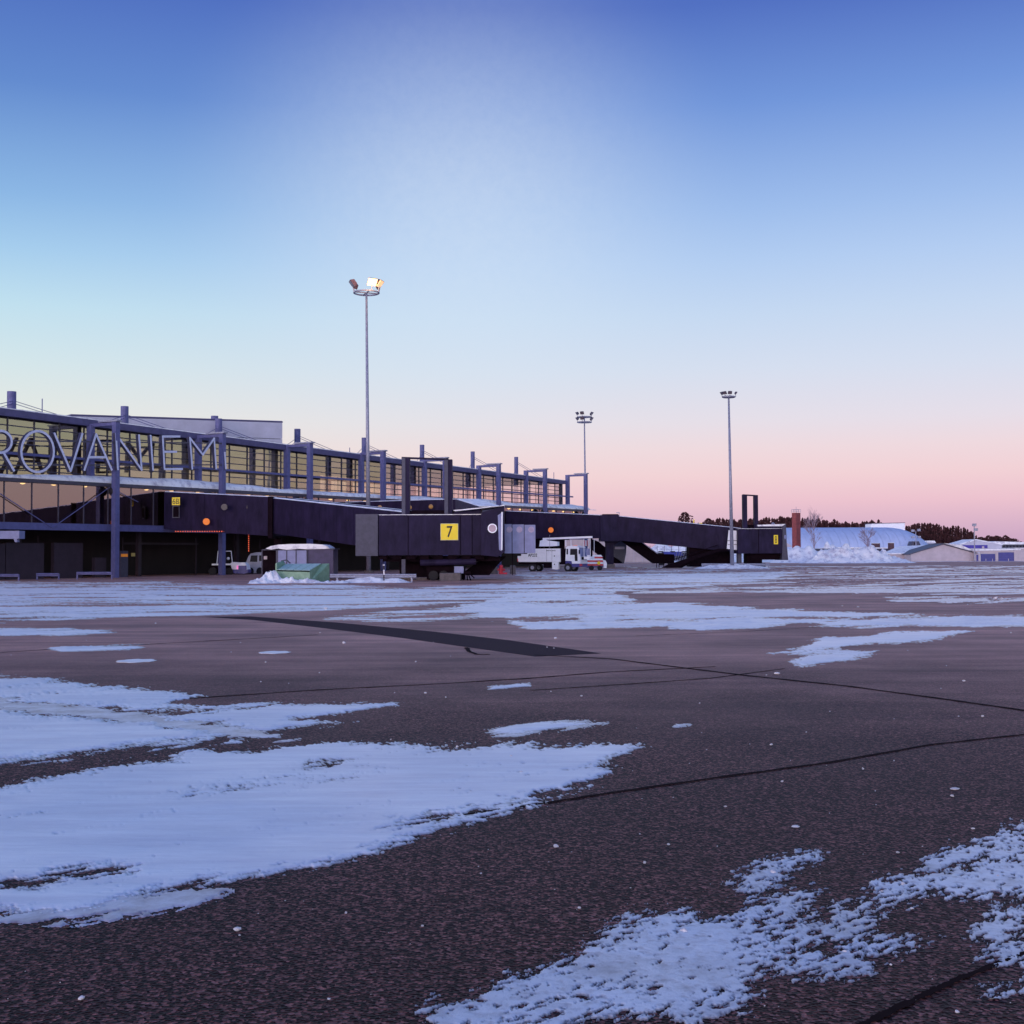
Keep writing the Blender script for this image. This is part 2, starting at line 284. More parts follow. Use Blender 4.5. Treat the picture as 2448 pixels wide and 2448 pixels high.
def text(s_, name, p0, right_, up, w, h, parent, mt='black', depth=.01, bold=0, world=True, level2=None):
    cu = bpy.data.curves.new('t', 'FONT'); cu.body = s_; cu.offset = bold; cu.extrude = 0
    to = bpy.data.objects.new('t', cu); COL.objects.link(to)
    bpy.context.view_layer.update()
    me = bpy.data.meshes.new_from_object(to.evaluated_get(bpy.context.evaluated_depsgraph_get()))
    co = np.array([v.co[:] for v in me.vertices]); lo, hi = co.min(0), co.max(0)
    r_, u_ = Vector(right_).normalized(), Vector(up).normalized(); nn = r_.cross(u_)
    off = Vector((0, 0, 0))
    if parent is not None and world: off = Vector(parent.location) + (Vector(parent.parent.location) if parent.parent else Vector())
    for v in me.vertices:
        a = (v.co.x - lo[0]) / (hi[0] - lo[0]) * w; b_ = (v.co.y - lo[1]) / (hi[1] - lo[1]) * h
        v.co = Vector(p0) + r_ * a + u_ * b_ + nn * depth - off
    me.materials.clear(); me.materials.append(M[mt])
    bpy.data.objects.remove(to); bpy.data.curves.remove(cu)
    o = bpy.data.objects.new(name, me); COL.objects.link(o); o.parent = parent; return o

# ---------------------------------------------------------------- noise for snow shapes
def vnoise(x, y, seed):
    xi, yi = np.floor(x).astype(np.int64), np.floor(y).astype(np.int64); xf, yf = x - xi, y - yi
    u, v = xf * xf * (3 - 2 * xf), yf * yf * (3 - 2 * yf)
    def h(a, b):
        n = (a * 374761393 + b * 668265263 + seed * 974711) & 0x7fffffff
        n = ((n ^ (n >> 13)) * 1274126177) & 0x7fffffff; n = (n ^ (n >> 16)) & 0xffff
        return n / 65535.0
    return (h(xi, yi) * (1 - u) + h(xi + 1, yi) * u) * (1 - v) + (h(xi, yi + 1) * (1 - u) + h(xi + 1, yi + 1) * u) * v
def fbm(x, y, o=5, seed=1, g=.5):
    a, t, n = 1.0, 0, 0
    for k in range(o): t = t + a * vnoise(x * 2 ** k, y * 2 ** k, seed + k); n += a; a *= g
    return t / n * 2 - 1
def sdf(P, X, Y):   # + inside
    P = np.array(P, float); d = np.full(X.shape, 1e18); ins = np.zeros(X.shape, bool)
    for i in range(len(P)):
        a, b = P[i], P[(i + 1) % len(P)]; e = b - a; wx, wy = X - a[0], Y - a[1]
        t = np.clip((wx * e[0] + wy * e[1]) / (e @ e + 1e-9), 0, 1); d = np.minimum(d, (wx - e[0] * t) ** 2 + (wy - e[1] * t) ** 2)
        c = (a[1] > Y) != (b[1] > Y); ins ^= c & (X < e[0] * (Y - a[1]) / (e[1] + 1e-12) + a[0])
    return np.where(ins, 1, -1) * np.sqrt(d)
def grid_mesh(name, P, keep, mt, smooth=True):   # P (r,c,3), keep (r,c) bool per vertex
    r, c = keep.shape; q = keep[:-1, :-1] | keep[1:, :-1] | keep[:-1, 1:] | keep[1:, 1:]
    idx = np.arange(r * c).reshape(r, c)
    F = np.stack([idx[:-1, :-1], idx[:-1, 1:], idx[1:, 1:], idx[1:, :-1]], -1)[q]
    used = np.unique(F); mp = np.zeros(r * c, np.int64); mp[used] = np.arange(len(used)); F = mp[F]; V = P.reshape(-1, 3)[used]
    me = bpy.data.meshes.new(name); me.vertices.add(len(V)); me.vertices.foreach_set('co', V.ravel())
    me.loops.add(F.size); me.loops.foreach_set('vertex_index', F.ravel().astype(np.int32))
    me.polygons.add(len(F)); me.polygons.foreach_set('loop_start', np.arange(0, F.size, 4, dtype=np.int32))
    me.polygons.foreach_set('use_smooth', np.full(len(F), smooth)); me.update(calc_edges=True); me.materials.append(M[mt])
    if len(F) and me.polygons[0].normal.z < 0: me.flip_normals()
    return me
Rn, Un, Fn = (np.array(v[:]) for v in (Rv, Uv, Fv))
def gndN(X, Y):
    d = Rn * ((X[..., None] - CX) / FPX) - Un * ((Y[..., None] - 1224) / FPX) + Fn
    t = -EYE / d[..., 2]; return d[..., :2] * t[..., None]
def snow_patch(polys, holes=(), mt='snow', thick=.02, amp=6, nsc=(.5, 1.2), dx=4, dy=2.5, seed=1, bias=0, cap=9, ff=1, q=1.2671, label='', streak=0, fine=0, xs=.3):
    polys = [[(x * q, y * q) for x, y in p] for p in polys]; holes = [[(x * q, y * q) for x, y in p] for p in holes]
    A = np.array([p for g in polys for p in g]); x0, y0 = A.min(0) - (30, 12); x1, y1 = A.max(0) + (30, 12); y0 = max(y0, 1336)
    # rows and columns finer with distance, as the ground is seen more and more edge-on
    X, Y = np.meshgrid(np.arange(x0, x1, dx), np.arange(y0, y1, dy)); G = gndN(X, Y); gx, gy = G[..., 0], G[..., 1]
    fld = np.full(X.shape, -1e9)
    for p in polys: fld = np.maximum(fld, sdf([(a * xs, b) for a, b in p], X * xs, Y))
    for p in holes: fld = np.minimum(fld, -sdf([(a * xs, b) for a, b in p], X * xs, Y))
    sc = .35 + (Y - 1323) / 330.0
    al, ac = (gx + gy) * .7071, (gx - gy) * .7071   # drift direction
    n1 = fbm(al * nsc[0] * .5, ac * nsc[1], 8, seed, .74) * 2
    f = np.minimum(fld / sc, cap) + amp * n1 + bias
    if streak: f = f + streak * fbm(gx * .12 + .04 * gy, gy * .5, 4, seed + 9, .6)
    if fine: f = f + fine * fbm(al * 5 * ff, ac * 14 * ff, 4, seed + 21, .75) * 1.6
    z = np.clip(f * .0035, -.012, thick) + np.clip(f, 0, 3) * (.0012 + .3 * max(0, thick - .02)) * fbm(gx * 2.2, gy * 3, 4, seed + 31)
    z = np.where(f > 0, np.maximum(z, .0045), z)
    P = np.stack([gx, gy, z], -1); me = grid_mesh('snow_patch', P, f > -.5, mt)
    o = link('snow_patch', me); tag(o, label, 'snow', kind='stuff'); return o
def mound(label, x0, y0, x1, y1, bumps, name='snow_mound', mt='snow_deep', res=.25, rough=.25, seed=3, fs=.8, mx=False):
    nx, ny = int((x1 - x0) / res) + 1, int((y1 - y0) / res) + 1
    X, Y = np.meshgrid(np.linspace(x0, x1, nx), np.linspace(y0, y1, ny)); z = np.full(X.shape, -.12)
    acc = 0
    for (bx, by, sx_, sy_, h) in bumps:
        e = h * np.exp(-((X - bx) / sx_) ** 2 - ((Y - by) / sy_) ** 2); acc = acc + (e ** 5 if mx else e)
    z = z + (acc ** .2 if mx else acc)
    z = z + np.clip(z + .12, 0, 1.2) * rough * (fbm(X * fs, Y * fs, 5, seed, .6)) * 1.6
    z = np.where(np.abs(z) < .004, -.01, z)
    me = grid_mesh(name, np.stack([X, Y, z], -1), z > 0, mt); o = link(name, me); return tag(o, label, 'snow', kind='stuff')

# ================================================================ GROUND
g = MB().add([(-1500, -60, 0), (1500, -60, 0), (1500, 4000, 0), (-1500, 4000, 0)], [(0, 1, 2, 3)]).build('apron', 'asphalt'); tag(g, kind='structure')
yf = gnd(1800, 1345).y
g = MB().add([(-1500, 262, .012), (1500, 262, .012), (1500, 4000, .012), (-1500, 4000, .012)], [(0, 1, 2, 3)]).build('snow_field', 'snow_deep'); tag(g, kind='structure')
K = 1.2671
def strip(name, pts, w, mt, z=.004, jag=.15, n=60):   # a thin flat strip along a polyline of photographed ground points
    P = [gnd(x * K, y * K) for x, y in pts]; L_ = []
    for a, b in zip(P[:-1], P[1:]):
        k = max(2, int(n / (len(P) - 1)))
        L_ += [a.lerp(b, i / k) for i in range(k)]
    L_.append(P[-1]); v = []; f = []
    for i, p in enumerate(L_):
        d = (L_[min(i + 1, len(L_) - 1)] - L_[max(i - 1, 0)]).normalized(); sd_ = Vector((-d.y, d.x, 0)); ww = w * (1 + random.uniform(-jag, jag)) / 2
        c = p + sd_ * random.uniform(-.1, .1) * w
        v += [(*(c + sd_ * ww)[:2], z), (*(c - sd_ * ww)[:2], z)]
        if i: f.append((2 * i - 2, 2 * i - 1, 2 * i + 1, 2 * i))
    o = MB().add(v, f).build(name, mt); return tag(o, kind='structure')
# dark fresh asphalt strip
P = [gnd(x * K, y * K) for x, y in [(385, 1164), (470, 1163), (640, 1175), (820, 1192), (960, 1208), (1135, 1233), (1010, 1239), (880, 1221), (760, 1204), (600, 1184), (480, 1170)]]
tag(MB().add([(p.x, p.y, .003) for p in P], [tuple(range(len(P)))]).build('asphalt_patch', 'asphalt_new'), kind='structure')
strip('joint_seal', [(1010, 1236), (1150, 1243), (1400, 1274), (1600, 1295), (1800, 1322), (1990, 1349)], .10, 'seal', .006, .3)
strip('joint_seal', [(860, 1540), (1000, 1520), (1130, 1500), (1350, 1468), (1560, 1440), (1760, 1405), (1990, 1380)], .055, 'seal', .006, .3)
strip('joint_seal', [(1560, 1968), (1700, 1900), (1800, 1852), (1990, 1778)], .045, 'seal', .006, .4)
strip('joint_seal', [(170, 1334), (360, 1318), (600, 1302), (800, 1292), (1000, 1280), (1150, 1268), (1350, 1258)], .07, 'seal', .006, .4)
strip('joint_seal', [(-60, 1235), (150, 1222), (350, 1212), (600, 1198)], .07, 'seal', .006, .4)
strip('joint_seal', [(1000, 1303), (1200, 1290), (1340, 1280), (1480, 1262)], .05, 'seal', .006, .4)
strip('joint_seal', [(1200, 1200), (1400, 1192), (1600, 1180)], .05, 'seal', .006, .4)
tag(strip('tyre_mark', [(880, 1222), (886, 1230), (900, 1235), (925, 1235)], .10, 'seal', .007, .3))

# ================================================================ SNOW ON THE APRON
snow_patch([[(-80, 1495), (0, 1490), (130, 1465), (260, 1445), (330, 1440), (370, 1418), (480, 1420), (560, 1405), (640, 1400), (720, 1408), (850, 1412), (960, 1405), (1050, 1412), (1150, 1402),
             (1230, 1410), (1180, 1425), (1140, 1447), (1170, 1462), (1100, 1488), (980, 1520), (870, 1548), (760, 1584), (640, 1622), (520, 1645), (400, 1668), (300, 1690), (240, 1710), (120, 1728), (0, 1715), (-80, 1720)]],
           [[(-80, 1664), (20, 1660), (90, 1664), (60, 1674), (-80, 1680)], [(90, 1650), (160, 1640), (215, 1641), (150, 1648)], [(580, 1436), (625, 1436), (620, 1441), (585, 1441)],
            [(700, 1562), (860, 1538), (940, 1526), (860, 1546), (760, 1562)]],
           amp=7, nsc=(1.0, 1.7), dx=4, dy=2.6, seed=3, thick=.014, label='large smooth snow patch spreading in from the left foreground', streak=2.5, fine=6, ff=1.5)
snow_patch([[(-60, 1278), (60, 1277), (180, 1293), (260, 1299), (380, 1311), (330, 1325), (400, 1332), (520, 1328), (740, 1329), (640, 1349), (560, 1356), (670, 1362), (600, 1371), (440, 1388), (380, 1395), (250, 1411), (120, 1430), (-60, 1452)],
            [(320, 1430), (345, 1415), (385, 1414), (370, 1424), (335, 1438)], [(290, 1420), (370, 1402), (350, 1408)], [(400, 1405), (460, 1395), (450, 1404)]],
           [[(-60, 1316), (200, 1336), (430, 1371), (560, 1392), (540, 1397), (400, 1384), (180, 1354), (-60, 1332)], [(240, 1345), (400, 1337), (500, 1333), (330, 1352)]],
           amp=7, nsc=(.7, 1.4), dx=4, dy=1.8, seed=11, label='snow patch at the left edge crossed by a tyre track', streak=3.5, fine=5, ff=1.4)
snow_patch([[(-60, 1314), (200, 1335), (430, 1370), (560, 1391), (540, 1398), (400, 1386), (180, 1356), (-60, 1334)]], amp=6, nsc=(.6, 3), dx=4, dy=1.6, seed=61, bias=-1, mt='slush', thick=.006, label='greyish tyre track pressed through the snow at the left edge', fine=2)
snow_patch([[(-80, 1696), (60, 1706), (180, 1690), (330, 1680), (420, 1690), (250, 1724), (100, 1742), (-80, 1736)]], amp=7, nsc=(2, 5), dx=4, dy=2.6, seed=71, bias=-1, cap=4, fine=10, mt='slush', thick=.006, label='thin feathered snow fringe below the large left patch')
snow_patch([[(1660, 1124), (1990, 1120), (1990, 1139), (1700, 1141)], [(1380, 1108), (1560, 1104), (1990, 1106), (1990, 1112), (1500, 1114)]], amp=8, nsc=(.3, .8), dx=3.5, dy=.9, seed=67, bias=-4, cap=3, mt='slush', label='scattered snow scraps on the far right of the apron', streak=9, fine=1)
snow_patch([[(890, 1385), (960, 1365), (1060, 1359), (1135, 1364), (1060, 1379), (960, 1390)], [(925, 1296), (995, 1292), (1000, 1295), (930, 1299)], [(1270, 1368), (1296, 1366), (1280, 1371)]],
           amp=6, nsc=(1, 2.0), dx=3, dy=1.6, seed=5, label='small ragged snow patch in the middle of the asphalt', fine=.8)
snow_patch([[(1445, 1233), (1500, 1222), (1560, 1202), (1640, 1200), (1690, 1191), (1825, 1191), (1760, 1208), (1690, 1217), (1640, 1240), (1590, 1249), (1510, 1258), (1475, 1250), (1500, 1240)]],
           [[(1600, 1222), (1650, 1214), (1690, 1213), (1640, 1226)]], amp=6, nsc=(.5, 1.2), dx=3.5, dy=1.3, seed=8, label='ragged snow patch lying alone on the right of the apron', streak=5, fine=4)
snow_patch([[(780, 1152), (900, 1140), (960, 1120), (1020, 1115), (1160, 1117), (1200, 1134), (1300, 1140), (1400, 1147), (1560, 1154), (1700, 1160), (1990, 1165), (1990, 1187), (1800, 1182), (1720, 1178), (1650, 1183), (1500, 1177),
             (1420, 1186), (1340, 1191), (1240, 1180), (1150, 1184), (1080, 1188), (1000, 1186), (960, 1170), (900, 1160)]],
           [[(960, 1170), (1080, 1166), (1100, 1172), (1000, 1178)]], amp=8, nsc=(.4, .8), dx=3.5, dy=1.0, seed=14, cap=6, label='long churned snow band across the middle of the apron', streak=9, fine=3, mt='snow', thick=.05)
snow_patch([[(-60, 1098), (300, 1098), (500, 1104), (640, 1104), (780, 1110), (1000, 1097), (1240, 1082), (1500, 1079), (1460, 1092), (1300, 1108), (1180, 1118), (1020, 1116), (940, 1135), (780, 1143), (700, 1148), (560, 1155), (400, 1160), (250, 1165), (100, 1171), (-60, 1178)],
            [(-60, 1186), (120, 1184), (215, 1189), (120, 1200), (-60, 1206)], [(100, 1222), (200, 1212), (310, 1212), (250, 1222), (120, 1228)], [(560, 1164), (760, 1152), (1060, 1150), (1100, 1160), (900, 1172), (700, 1172)]],
           amp=5, nsc=(.22, .7), dx=3.5, dy=.9, seed=23, bias=-.2, cap=4, label='wide rutted snow band below the terminal on the left', streak=13, fine=2, mt='snow', thick=.04)
snow_patch([[(950, 1070), (1500, 1068), (1990, 1066), (1990, 1110), (1700, 1112), (1450, 1112), (1250, 1110), (1000, 1100)]], amp=8, nsc=(.05, .45), dx=3.5, dy=.7, seed=33, bias=-4.6, cap=3, label='streaky thin snow and slush far across the apron', streak=14, fine=.5, mt='slush', thick=.02)
snow_patch([[(1130, 1112), (1400, 1108), (1700, 1112), (1990, 1108), (1990, 1122), (1750, 1120), (1450, 1118), (1200, 1118)]], amp=6, nsc=(.1, .6), dx=3.5, dy=.8, seed=37, bias=-2.5, cap=3, label='broken snow streaks beyond the churned snow band', streak=10, fine=.5, mt='slush', thick=.02)
q2 = lambda L_: [((1224 + .6336 * x) / K, (1740 + .6336 * y) / K) for x, y in L_]
snow_patch([q2([(-320, 1085), (-200, 1050), (-60, 985), (0, 950), (200, 900), (300, 810), (380, 740), (480, 700), (640, 700), (760, 740), (860, 680), (1000, 640), (1100, 600), (1160, 610), (1080, 680), (1180, 710), (1290, 660), (1370, 610),
                (1380, 570), (1460, 560), (1560, 540), (1560, 500), (1700, 450), (1840, 400), (2040, 420), (2040, 620), (1800, 630), (1600, 620), (1480, 650), (1390, 680), (1380, 760), (1420, 790), (1560, 785),
                (1480, 830), (1400, 860), (1340, 920), (1200, 930), (1100, 920), (960, 920), (900, 960), (900, 1000), (860, 1060), (720, 1110), (560, 1070), (400, 1080), (260, 1090), (200, 1160), (60, 1220), (-320, 1220)]),
            q2([(830, 600), (900, 550), (960, 510), (1100, 470), (1160, 480), (1080, 540), (1040, 590), (900, 640)])],
           [q2([(1120, 830), (1170, 800), (1250, 820), (1200, 850)]), q2([(1670, 520), (1740, 515), (1720, 540)]), q2([(460, 990), (530, 980), (520, 1000)]), q2([(800, 730), (850, 725), (830, 745)])],
           mt='snow_thin', amp=5, nsc=(2.6, 4.0), dx=3.2, dy=2.6, seed=41, label='speckled thin snow patch in the right foreground', fine=12, ff=2.2, streak=1.5, cap=6, xs=.6, thick=.008)
snow_patch([q2([(1740, 760), (1830, 690), (2040, 680), (2040, 890), (1850, 890), (1780, 850)]), q2([(1810, 990), (1960, 955), (2040, 950), (2040, 1010), (1850, 1008)]), q2([(1880, 375), (2040, 360), (2040, 390), (1920, 388)])],
           mt='snow_thin', amp=5, nsc=(2.6, 4), dx=3.2, dy=2.6, seed=47, bias=-1, label='speckled snow scraps at the right edge of the foreground', fine=16, ff=2.6, xs=.6, cap=4, thick=.008)
for (x, y, rx, ry, lb) in [(257, 1247.5, 34, 3.2, 'thin oval of ice on the asphalt nearer the left edge'), (518, 1231.5, 28, 2.4, 'thin oval of ice on the asphalt left of the dark strip')]:
    c = gnd(x * K, y * K); e = gnd((x + rx) * K, y * K); t_ = gnd(x * K, (y - ry) * K); a, b = e.x - c.x, t_.y - c.y
    v = [(c.x + math.cos(k * .2618) * a * (1 + .12 * math.sin(k * 2.3)), c.y + math.sin(k * .2618) * b * (1 + .15 * math.cos(k * 1.7)), .012) for k in range(24)]
    tag(MB().prism(v, (0, 0, -.011)).build('ice_oval', 'snow', loc=Vector((c.x, c.y, 0))), lb, 'ice')

# ================================================================ TERMINAL BUILDING
BAY = (onF(536, 1300, 0)[0] - onF(275, 1300, 0)[0] + 0.0)
BAY = (onF(1400, 1200, 0)[0] - onF(275, 1200, 0)[0]) / 7
NG = -4.2; NB = -3.5
S0 = -2 * BAY; SE = 7 * BAY - .75; SL = onF(1404, 1220, -.9)[0]
T = thing('terminal_building', 'long airport terminal with glazed upper hall, steel portals and snowy ledge', 'terminal', Fp(0, 0, 0))
ztop = zline((0, 976), (1345, 1149), NB); zbot = zline((0, 993), (1345, 1157), NB)
zsh = zline((0, 1141), (1403, 1219), -.7)
zlow = zline((0, 1248), (270, 1254), -.9)
ZL = zlow(0); ZLB = ZL - .62
# beam, roof, rail
mb = MB(); mb.F(S0, SE, NB - .35, NB + .25, zbot(S0), ztop(S0), zbot(SE), ztop(SE)); mb.build('roof_edge_beam', 'beam', T)
mb = MB(); mb.F(S0, SE, -26, NB - .36, ztop(S0) - .5, ztop(S0) - .1, ztop(SE) - .5, ztop(SE) - .1); mb.build('roof', 'beam', T)
mb = MB(); mb.F(S0, SE, NG - .5, NB + .2, ztop(S0) + .003, ztop(S0) + .10, ztop(SE) + .003, ztop(SE) + .10); mb.build('roof_snow', 'snow_deep', T)
zr = zline((500, 1122.4), (1364, 1187.7), NB + .3)
mb = MB(); mb.bar(Fp(S0, NB + .45, zr(0)), Fp(SL - 1, NB + .45, zr(SL)), .16, .22); mb.build('wind_rail', 'steel', T)
# glazed upper hall
zg0 = zsh(0) + .35; NP = 5; rows = 7
mgl = {}
pane_n = 0; stuffp = MB()
k0 = int(math.floor(S0 / BAY * NP)); k1 = int(SE / BAY * NP) + 1
sl_ = [min(k * BAY / NP, SE) for k in range(k0, k1 + 1)]
small_mats = []
for i, (a, b) in enumerate(zip(sl_[:-1], sl_[1:])):
    if b - a < .2: continue
    for r in range(rows):
        za = lambda s, r=r: zsh(s) + .2 + (zbot(s) + .1 - zsh(s) - .2) * r / rows
        zb = lambda s, r=r: zsh(s) + .2 + (zbot(s) + .1 - zsh(s) - .2) * (r + 1) / rows
        g_ = .035
        m_ = MB().F(a + g_, b - g_, NG - .03, NG, za(a) + g_, zb(a) - g_, za(b) + g_, zb(b) - g_)
        if b < -BAY * 1.4: stuffp.add(m_.v, m_.f); continue
        m_.build('window_pane', 'clear%d' % random.randrange(3) if a > onF(900, 1130, NG)[0] else 'hall%d' % random.randrange(4), T); pane_n += 1
if stuffp.v: tag(stuffp.build('window_pane_row', 'glass_up', T), kind='stuff')
for r in range(rows + 1):
    za = lambda s, r=r: zsh(s) + .2 + (zbot(s) + .1 - zsh(s) - .2) * r / rows
    MB().F(S0, SE, NG - .06, NG + .06, za(S0) - .045, za(S0) + .045, za(SE) - .045, za(SE) + .045).build('glazing_bar', 'mullion', T)
for s in sl_:
    MB().F(s - .04, s + .04, NG - .062, NG + .09, zsh(s), zbot(s) + .05).build('mullion', 'mullion', T)
kmin = -2
MB().F(SE - .25, SE + .12, NG - .2, NG + .3, zsh(SE), ztop(SE) - .1).build('corner_post', 'mullion', T)
# hall interior
SM = onF(760, 1130, -16)[0]
mb = MB(); mb.F(S0, SM, -16, -15.6, zsh(S0), ztop(S0) - .6, zsh(SM), ztop(SM) - .6); mb.build('hall_back_wall', 'interior', T)
mb = MB(); mb.F(SM, SE - .3, -15.7, -15.6, zsh(SM), ztop(SM) - .6, zsh(SE), ztop(SE) - .6); mb.build('rear_glazing', 'glass_up', T)
for k in range(int(SM / BAY * NP) + 1, int(SE / BAY * NP) + 1): MB().F(k * BAY / NP - .04, k * BAY / NP + .04, -15.58, -15.5, zsh(0) - 1, ztop(0) - .5).build('rear_mullion', 'mullion', T)
mb = MB(); mb.F(S0, SE - .1, -16, NG - .3, zsh(S0) + .02, zsh(S0) + .12, zsh(SE) + .02, zsh(SE) + .12); mb.build('hall_floor', 'interior', T)
for n_ in (-6.5, -8.8, -11.1, -13.4): MB().F(SE - .12, SE, n_ - .06, n_ + .06, zsh(SE) + .12, ztop(SE) - .5).build('end_mullion', 'mullion', T)
# snowy ledge over the gallery
mb = MB(); mb.F(S0, SL, -16, -.72, zsh(S0) - .30, zsh(S0), zsh(SL) - .30, zsh(SL)); mb.build('ledge', 'mullion', T)
nx = 420; S, NN = np.meshgrid(np.linspace(S0, SL + 3, nx), np.array([-.68, -.70, -.9, -1.5, -2.3, -3.2, -3.9]))
hh = .55 + .45 * fbm(S * .10, NN * .2, 3, 5) + .05 * fbm(S * .9, NN * .6, 3, 8)
prof = np.array([0, .35, .8, 1.05, 1.15, 1.1, .9])[:, None]
zz = np.vectorize(zsh)(S) + .012 + np.clip(hh, .12, 1.1) * prof; zz[:, -8:] = np.minimum(zz[:, -8:], np.vectorize(zsh)(S[:, -8:]) + .1)
PX = np.stack([O.x + U.x * S + NR.x * NN - O.x, O.y + U.y * S + NR.y * NN - O.y, zz], -1)
me = grid_mesh('ledge_snow', PX, np.ones(S.shape, bool), 'snow_deep'); link('ledge_snow', me, T)
# gallery glazing
gs = [k * BAY / NP for k in range(-2 * NP, int(SL / BAY * NP) + 1)] + [SL]
for a, b in zip(gs[:-1], gs[1:]):
    MB().F(a + .04, b - .04, -1.03, -1.0, ZL + .03, zsh(a) - .33, ZL + .03, zsh(b) - .33).build('gallery_pane', 'glass_low', T)
    MB().F(a - .035, a + .035, -1.06, -.93, ZL, zsh(a) - .3).build('gallery_mullion', 'mullion', T)
MB().F(S0, SL, -1.4, -.85, ZLB, ZL).build('gallery_floor_beam', 'steel', T)
MB().F(S0, SL - .2, -9.0, -1.42, ZLB + .15, ZL - .02).build('gallery_floor', 'interior', T)
MB().F(S0, SL - .2, -9.1, -8.8, ZL, zsh(0) - .32).build('gallery_back_wall', 'interior', T)
MB().F(SL - .15, SL, -9.0, -1.1, ZL, zsh(SL) - .3).build('gallery_end_wall', 'mullion', T)
lm = None
for (x, y) in [(54, 1154.6), (128, 1158), (203, 1162), (350, 1169.6), (410, 1172.7), (472, 1176), (594, 1182), (639, 1185), (739, 1191), (790, 1193), (832, 1195), (873, 1197.5),
               (1216, 1215.6), (1244, 1218), (1271, 1219), (1297, 1220.5), (1323, 1221.5), (1347, 1223), (1370, 1224.5), (-30, 1150)]:
    s, z = onF(x, y, -2.2); p = Fp(s, -2.2, z)
    MB().sphere(p, .24, (1, 1, .5), 10, 5).build('ceiling_light', 'ceil', T, smooth=True)
# cross bracing on the gallery front
for (a, b) in [((0, 1180), (125, 1262)), ((125, 1262), (262, 1165)), ((262, 1165), (330, 1200))]:
    p, q_ = onF(*a, -.8), onF(*b, -.8); MB().tube(Fp(p[0], -.8, p[1]), Fp(q_[0], -.8, q_[1]), .045, n=6).build('brace_rod', 'steel', T)
# ground floor: recessed wall, doors, inner columns
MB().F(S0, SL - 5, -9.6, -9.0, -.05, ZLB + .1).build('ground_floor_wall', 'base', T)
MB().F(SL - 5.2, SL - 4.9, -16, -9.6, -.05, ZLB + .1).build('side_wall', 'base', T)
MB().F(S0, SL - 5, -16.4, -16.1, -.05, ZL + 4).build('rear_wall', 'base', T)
def frange(px0, px1, n): return onF(px0, 1350, n)[0], onF(px1, 1350, n)[0]
for (x0, x1, yt, mt) in [(-60, 12, 1300, 'doorp'), (14, 105, 1298, 'doorp'), (129, 198, 1298, 'doorp'), (227, 254, 1333, 'doorp')]:
    a, b = frange(x0, x1, -2.6); z = onF((x0 + x1) / 2, yt, -2.6)[1]
    MB().F(a, b, -3.0, -2.6, 0, z).build('service_door', mt, T)
a, b = frange(288, 306, -1.6); z = onF(297, 1317, -1.6)[1]
pn = MB().F(a, b, -1.9, -1.6, 0, z).build('info_column', 'bridge_grey', T)
z1 = onF(297, 1324, -1.6)[1]; z2 = onF(297, 1331, -1.6)[1]
MB().F(a + .05, b - .05, -1.598, -1.58, z2, z1).build('orange_panel', mat('orange_panel', (.6, .2, .02), .5, emit=(1, .3, .02), estr=.18), pn)
a, b = frange(315, 323, -3); MB().F(a, b, -3.1, -3, onF(319, 1330, -3)[1], onF(319, 1322, -3)[1]).build('small_yellow_sign', mat('dim_yellow', (.5, .4, .12), .5), T)
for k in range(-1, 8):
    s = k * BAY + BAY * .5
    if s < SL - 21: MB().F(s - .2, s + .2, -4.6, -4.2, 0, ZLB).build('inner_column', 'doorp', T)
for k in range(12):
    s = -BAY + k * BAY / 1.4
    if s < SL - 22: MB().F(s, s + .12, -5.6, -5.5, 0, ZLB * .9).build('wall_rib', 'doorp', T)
MB().F(onF(300, 1290, -5)[0], onF(480, 1290, -5)[0], -5.55, -5.3, 3.15, 3.35).build('door_track', 'doorp', T)
# portals: outer post, inner post on the ledge, arm and plate
for k in range(-2, 8):
    s = k * BAY; zt = zline((275, 1008), (1400, 1133), 0)(s)
    P_ = MB(); P_.F(s - .26, s + .26, -.26, .26, 0, zt)
    P_.build('portal_post', 'steel', T)
    MB().F(s - .24, s + .24, NB - .1, NB + .5, zsh(s) + .01, zt - .05).build('inner_portal_post', 'steel', T)
    MB().F(s - .2, s + .2, NB + .52, -.28, zt - .34, zt - .04).build('portal_arm', 'steel', T)
    MB().F(s - .32, s + .32, -2.0, .45, zt + .005, zt + .16).build('arm_cap', 'galv', T)
    MB().sphere(Fp(s, -.35, zsh(s) - .75), .42, (1, 1, 1.1), 8, 5).build('joint_drum', 'pier', T)
# pylons with stay cables over the roof
NPY = -10.0
for (x, yt, w) in [(28, 936, 21), (298, 971.5, 18.5), (523, 1001, 16.5), (711, 1025.5, 15), (871, 1046.5, 13), (1009, 1063.5, 11), (1130, 1079.5, 10), (1234, 1092.5, 9.6)]:
    s, z = onF(x, yt, NPY); r = w / FPX * (Fp(s, NPY, 0).y) / 2; zb_ = ztop(s) - .4
    py = MB().tube(Fp(s, NPY, zb_), Fp(s, NPY, z), r, n=16).build('pylon', 'steel', T, smooth=False)
    cb = MB()
    for sg in (-1, 1):
        cb.tube(Fp(s, NPY + .3, z - .9), Fp(s + sg * 6.6, NPY + 3, ztop(s + sg * 6.6) + .05), .032, n=5); cb.tube(Fp(s, NPY + .3, z - 1.15), Fp(s + sg * 5.4, NPY + 2.7, ztop(s) + .02), .032, n=5)
    cb.build('stay_cable', 'steel', T)
for (x, yt) in [(101, 953), (836, 1070), (1324, 1129)]:
    s, z = onF(x, yt, -5); MB().tube(Fp(s, -5, ztop(s)), Fp(s, -5, z), .05, n=6).build('antenna', 'steel', T)

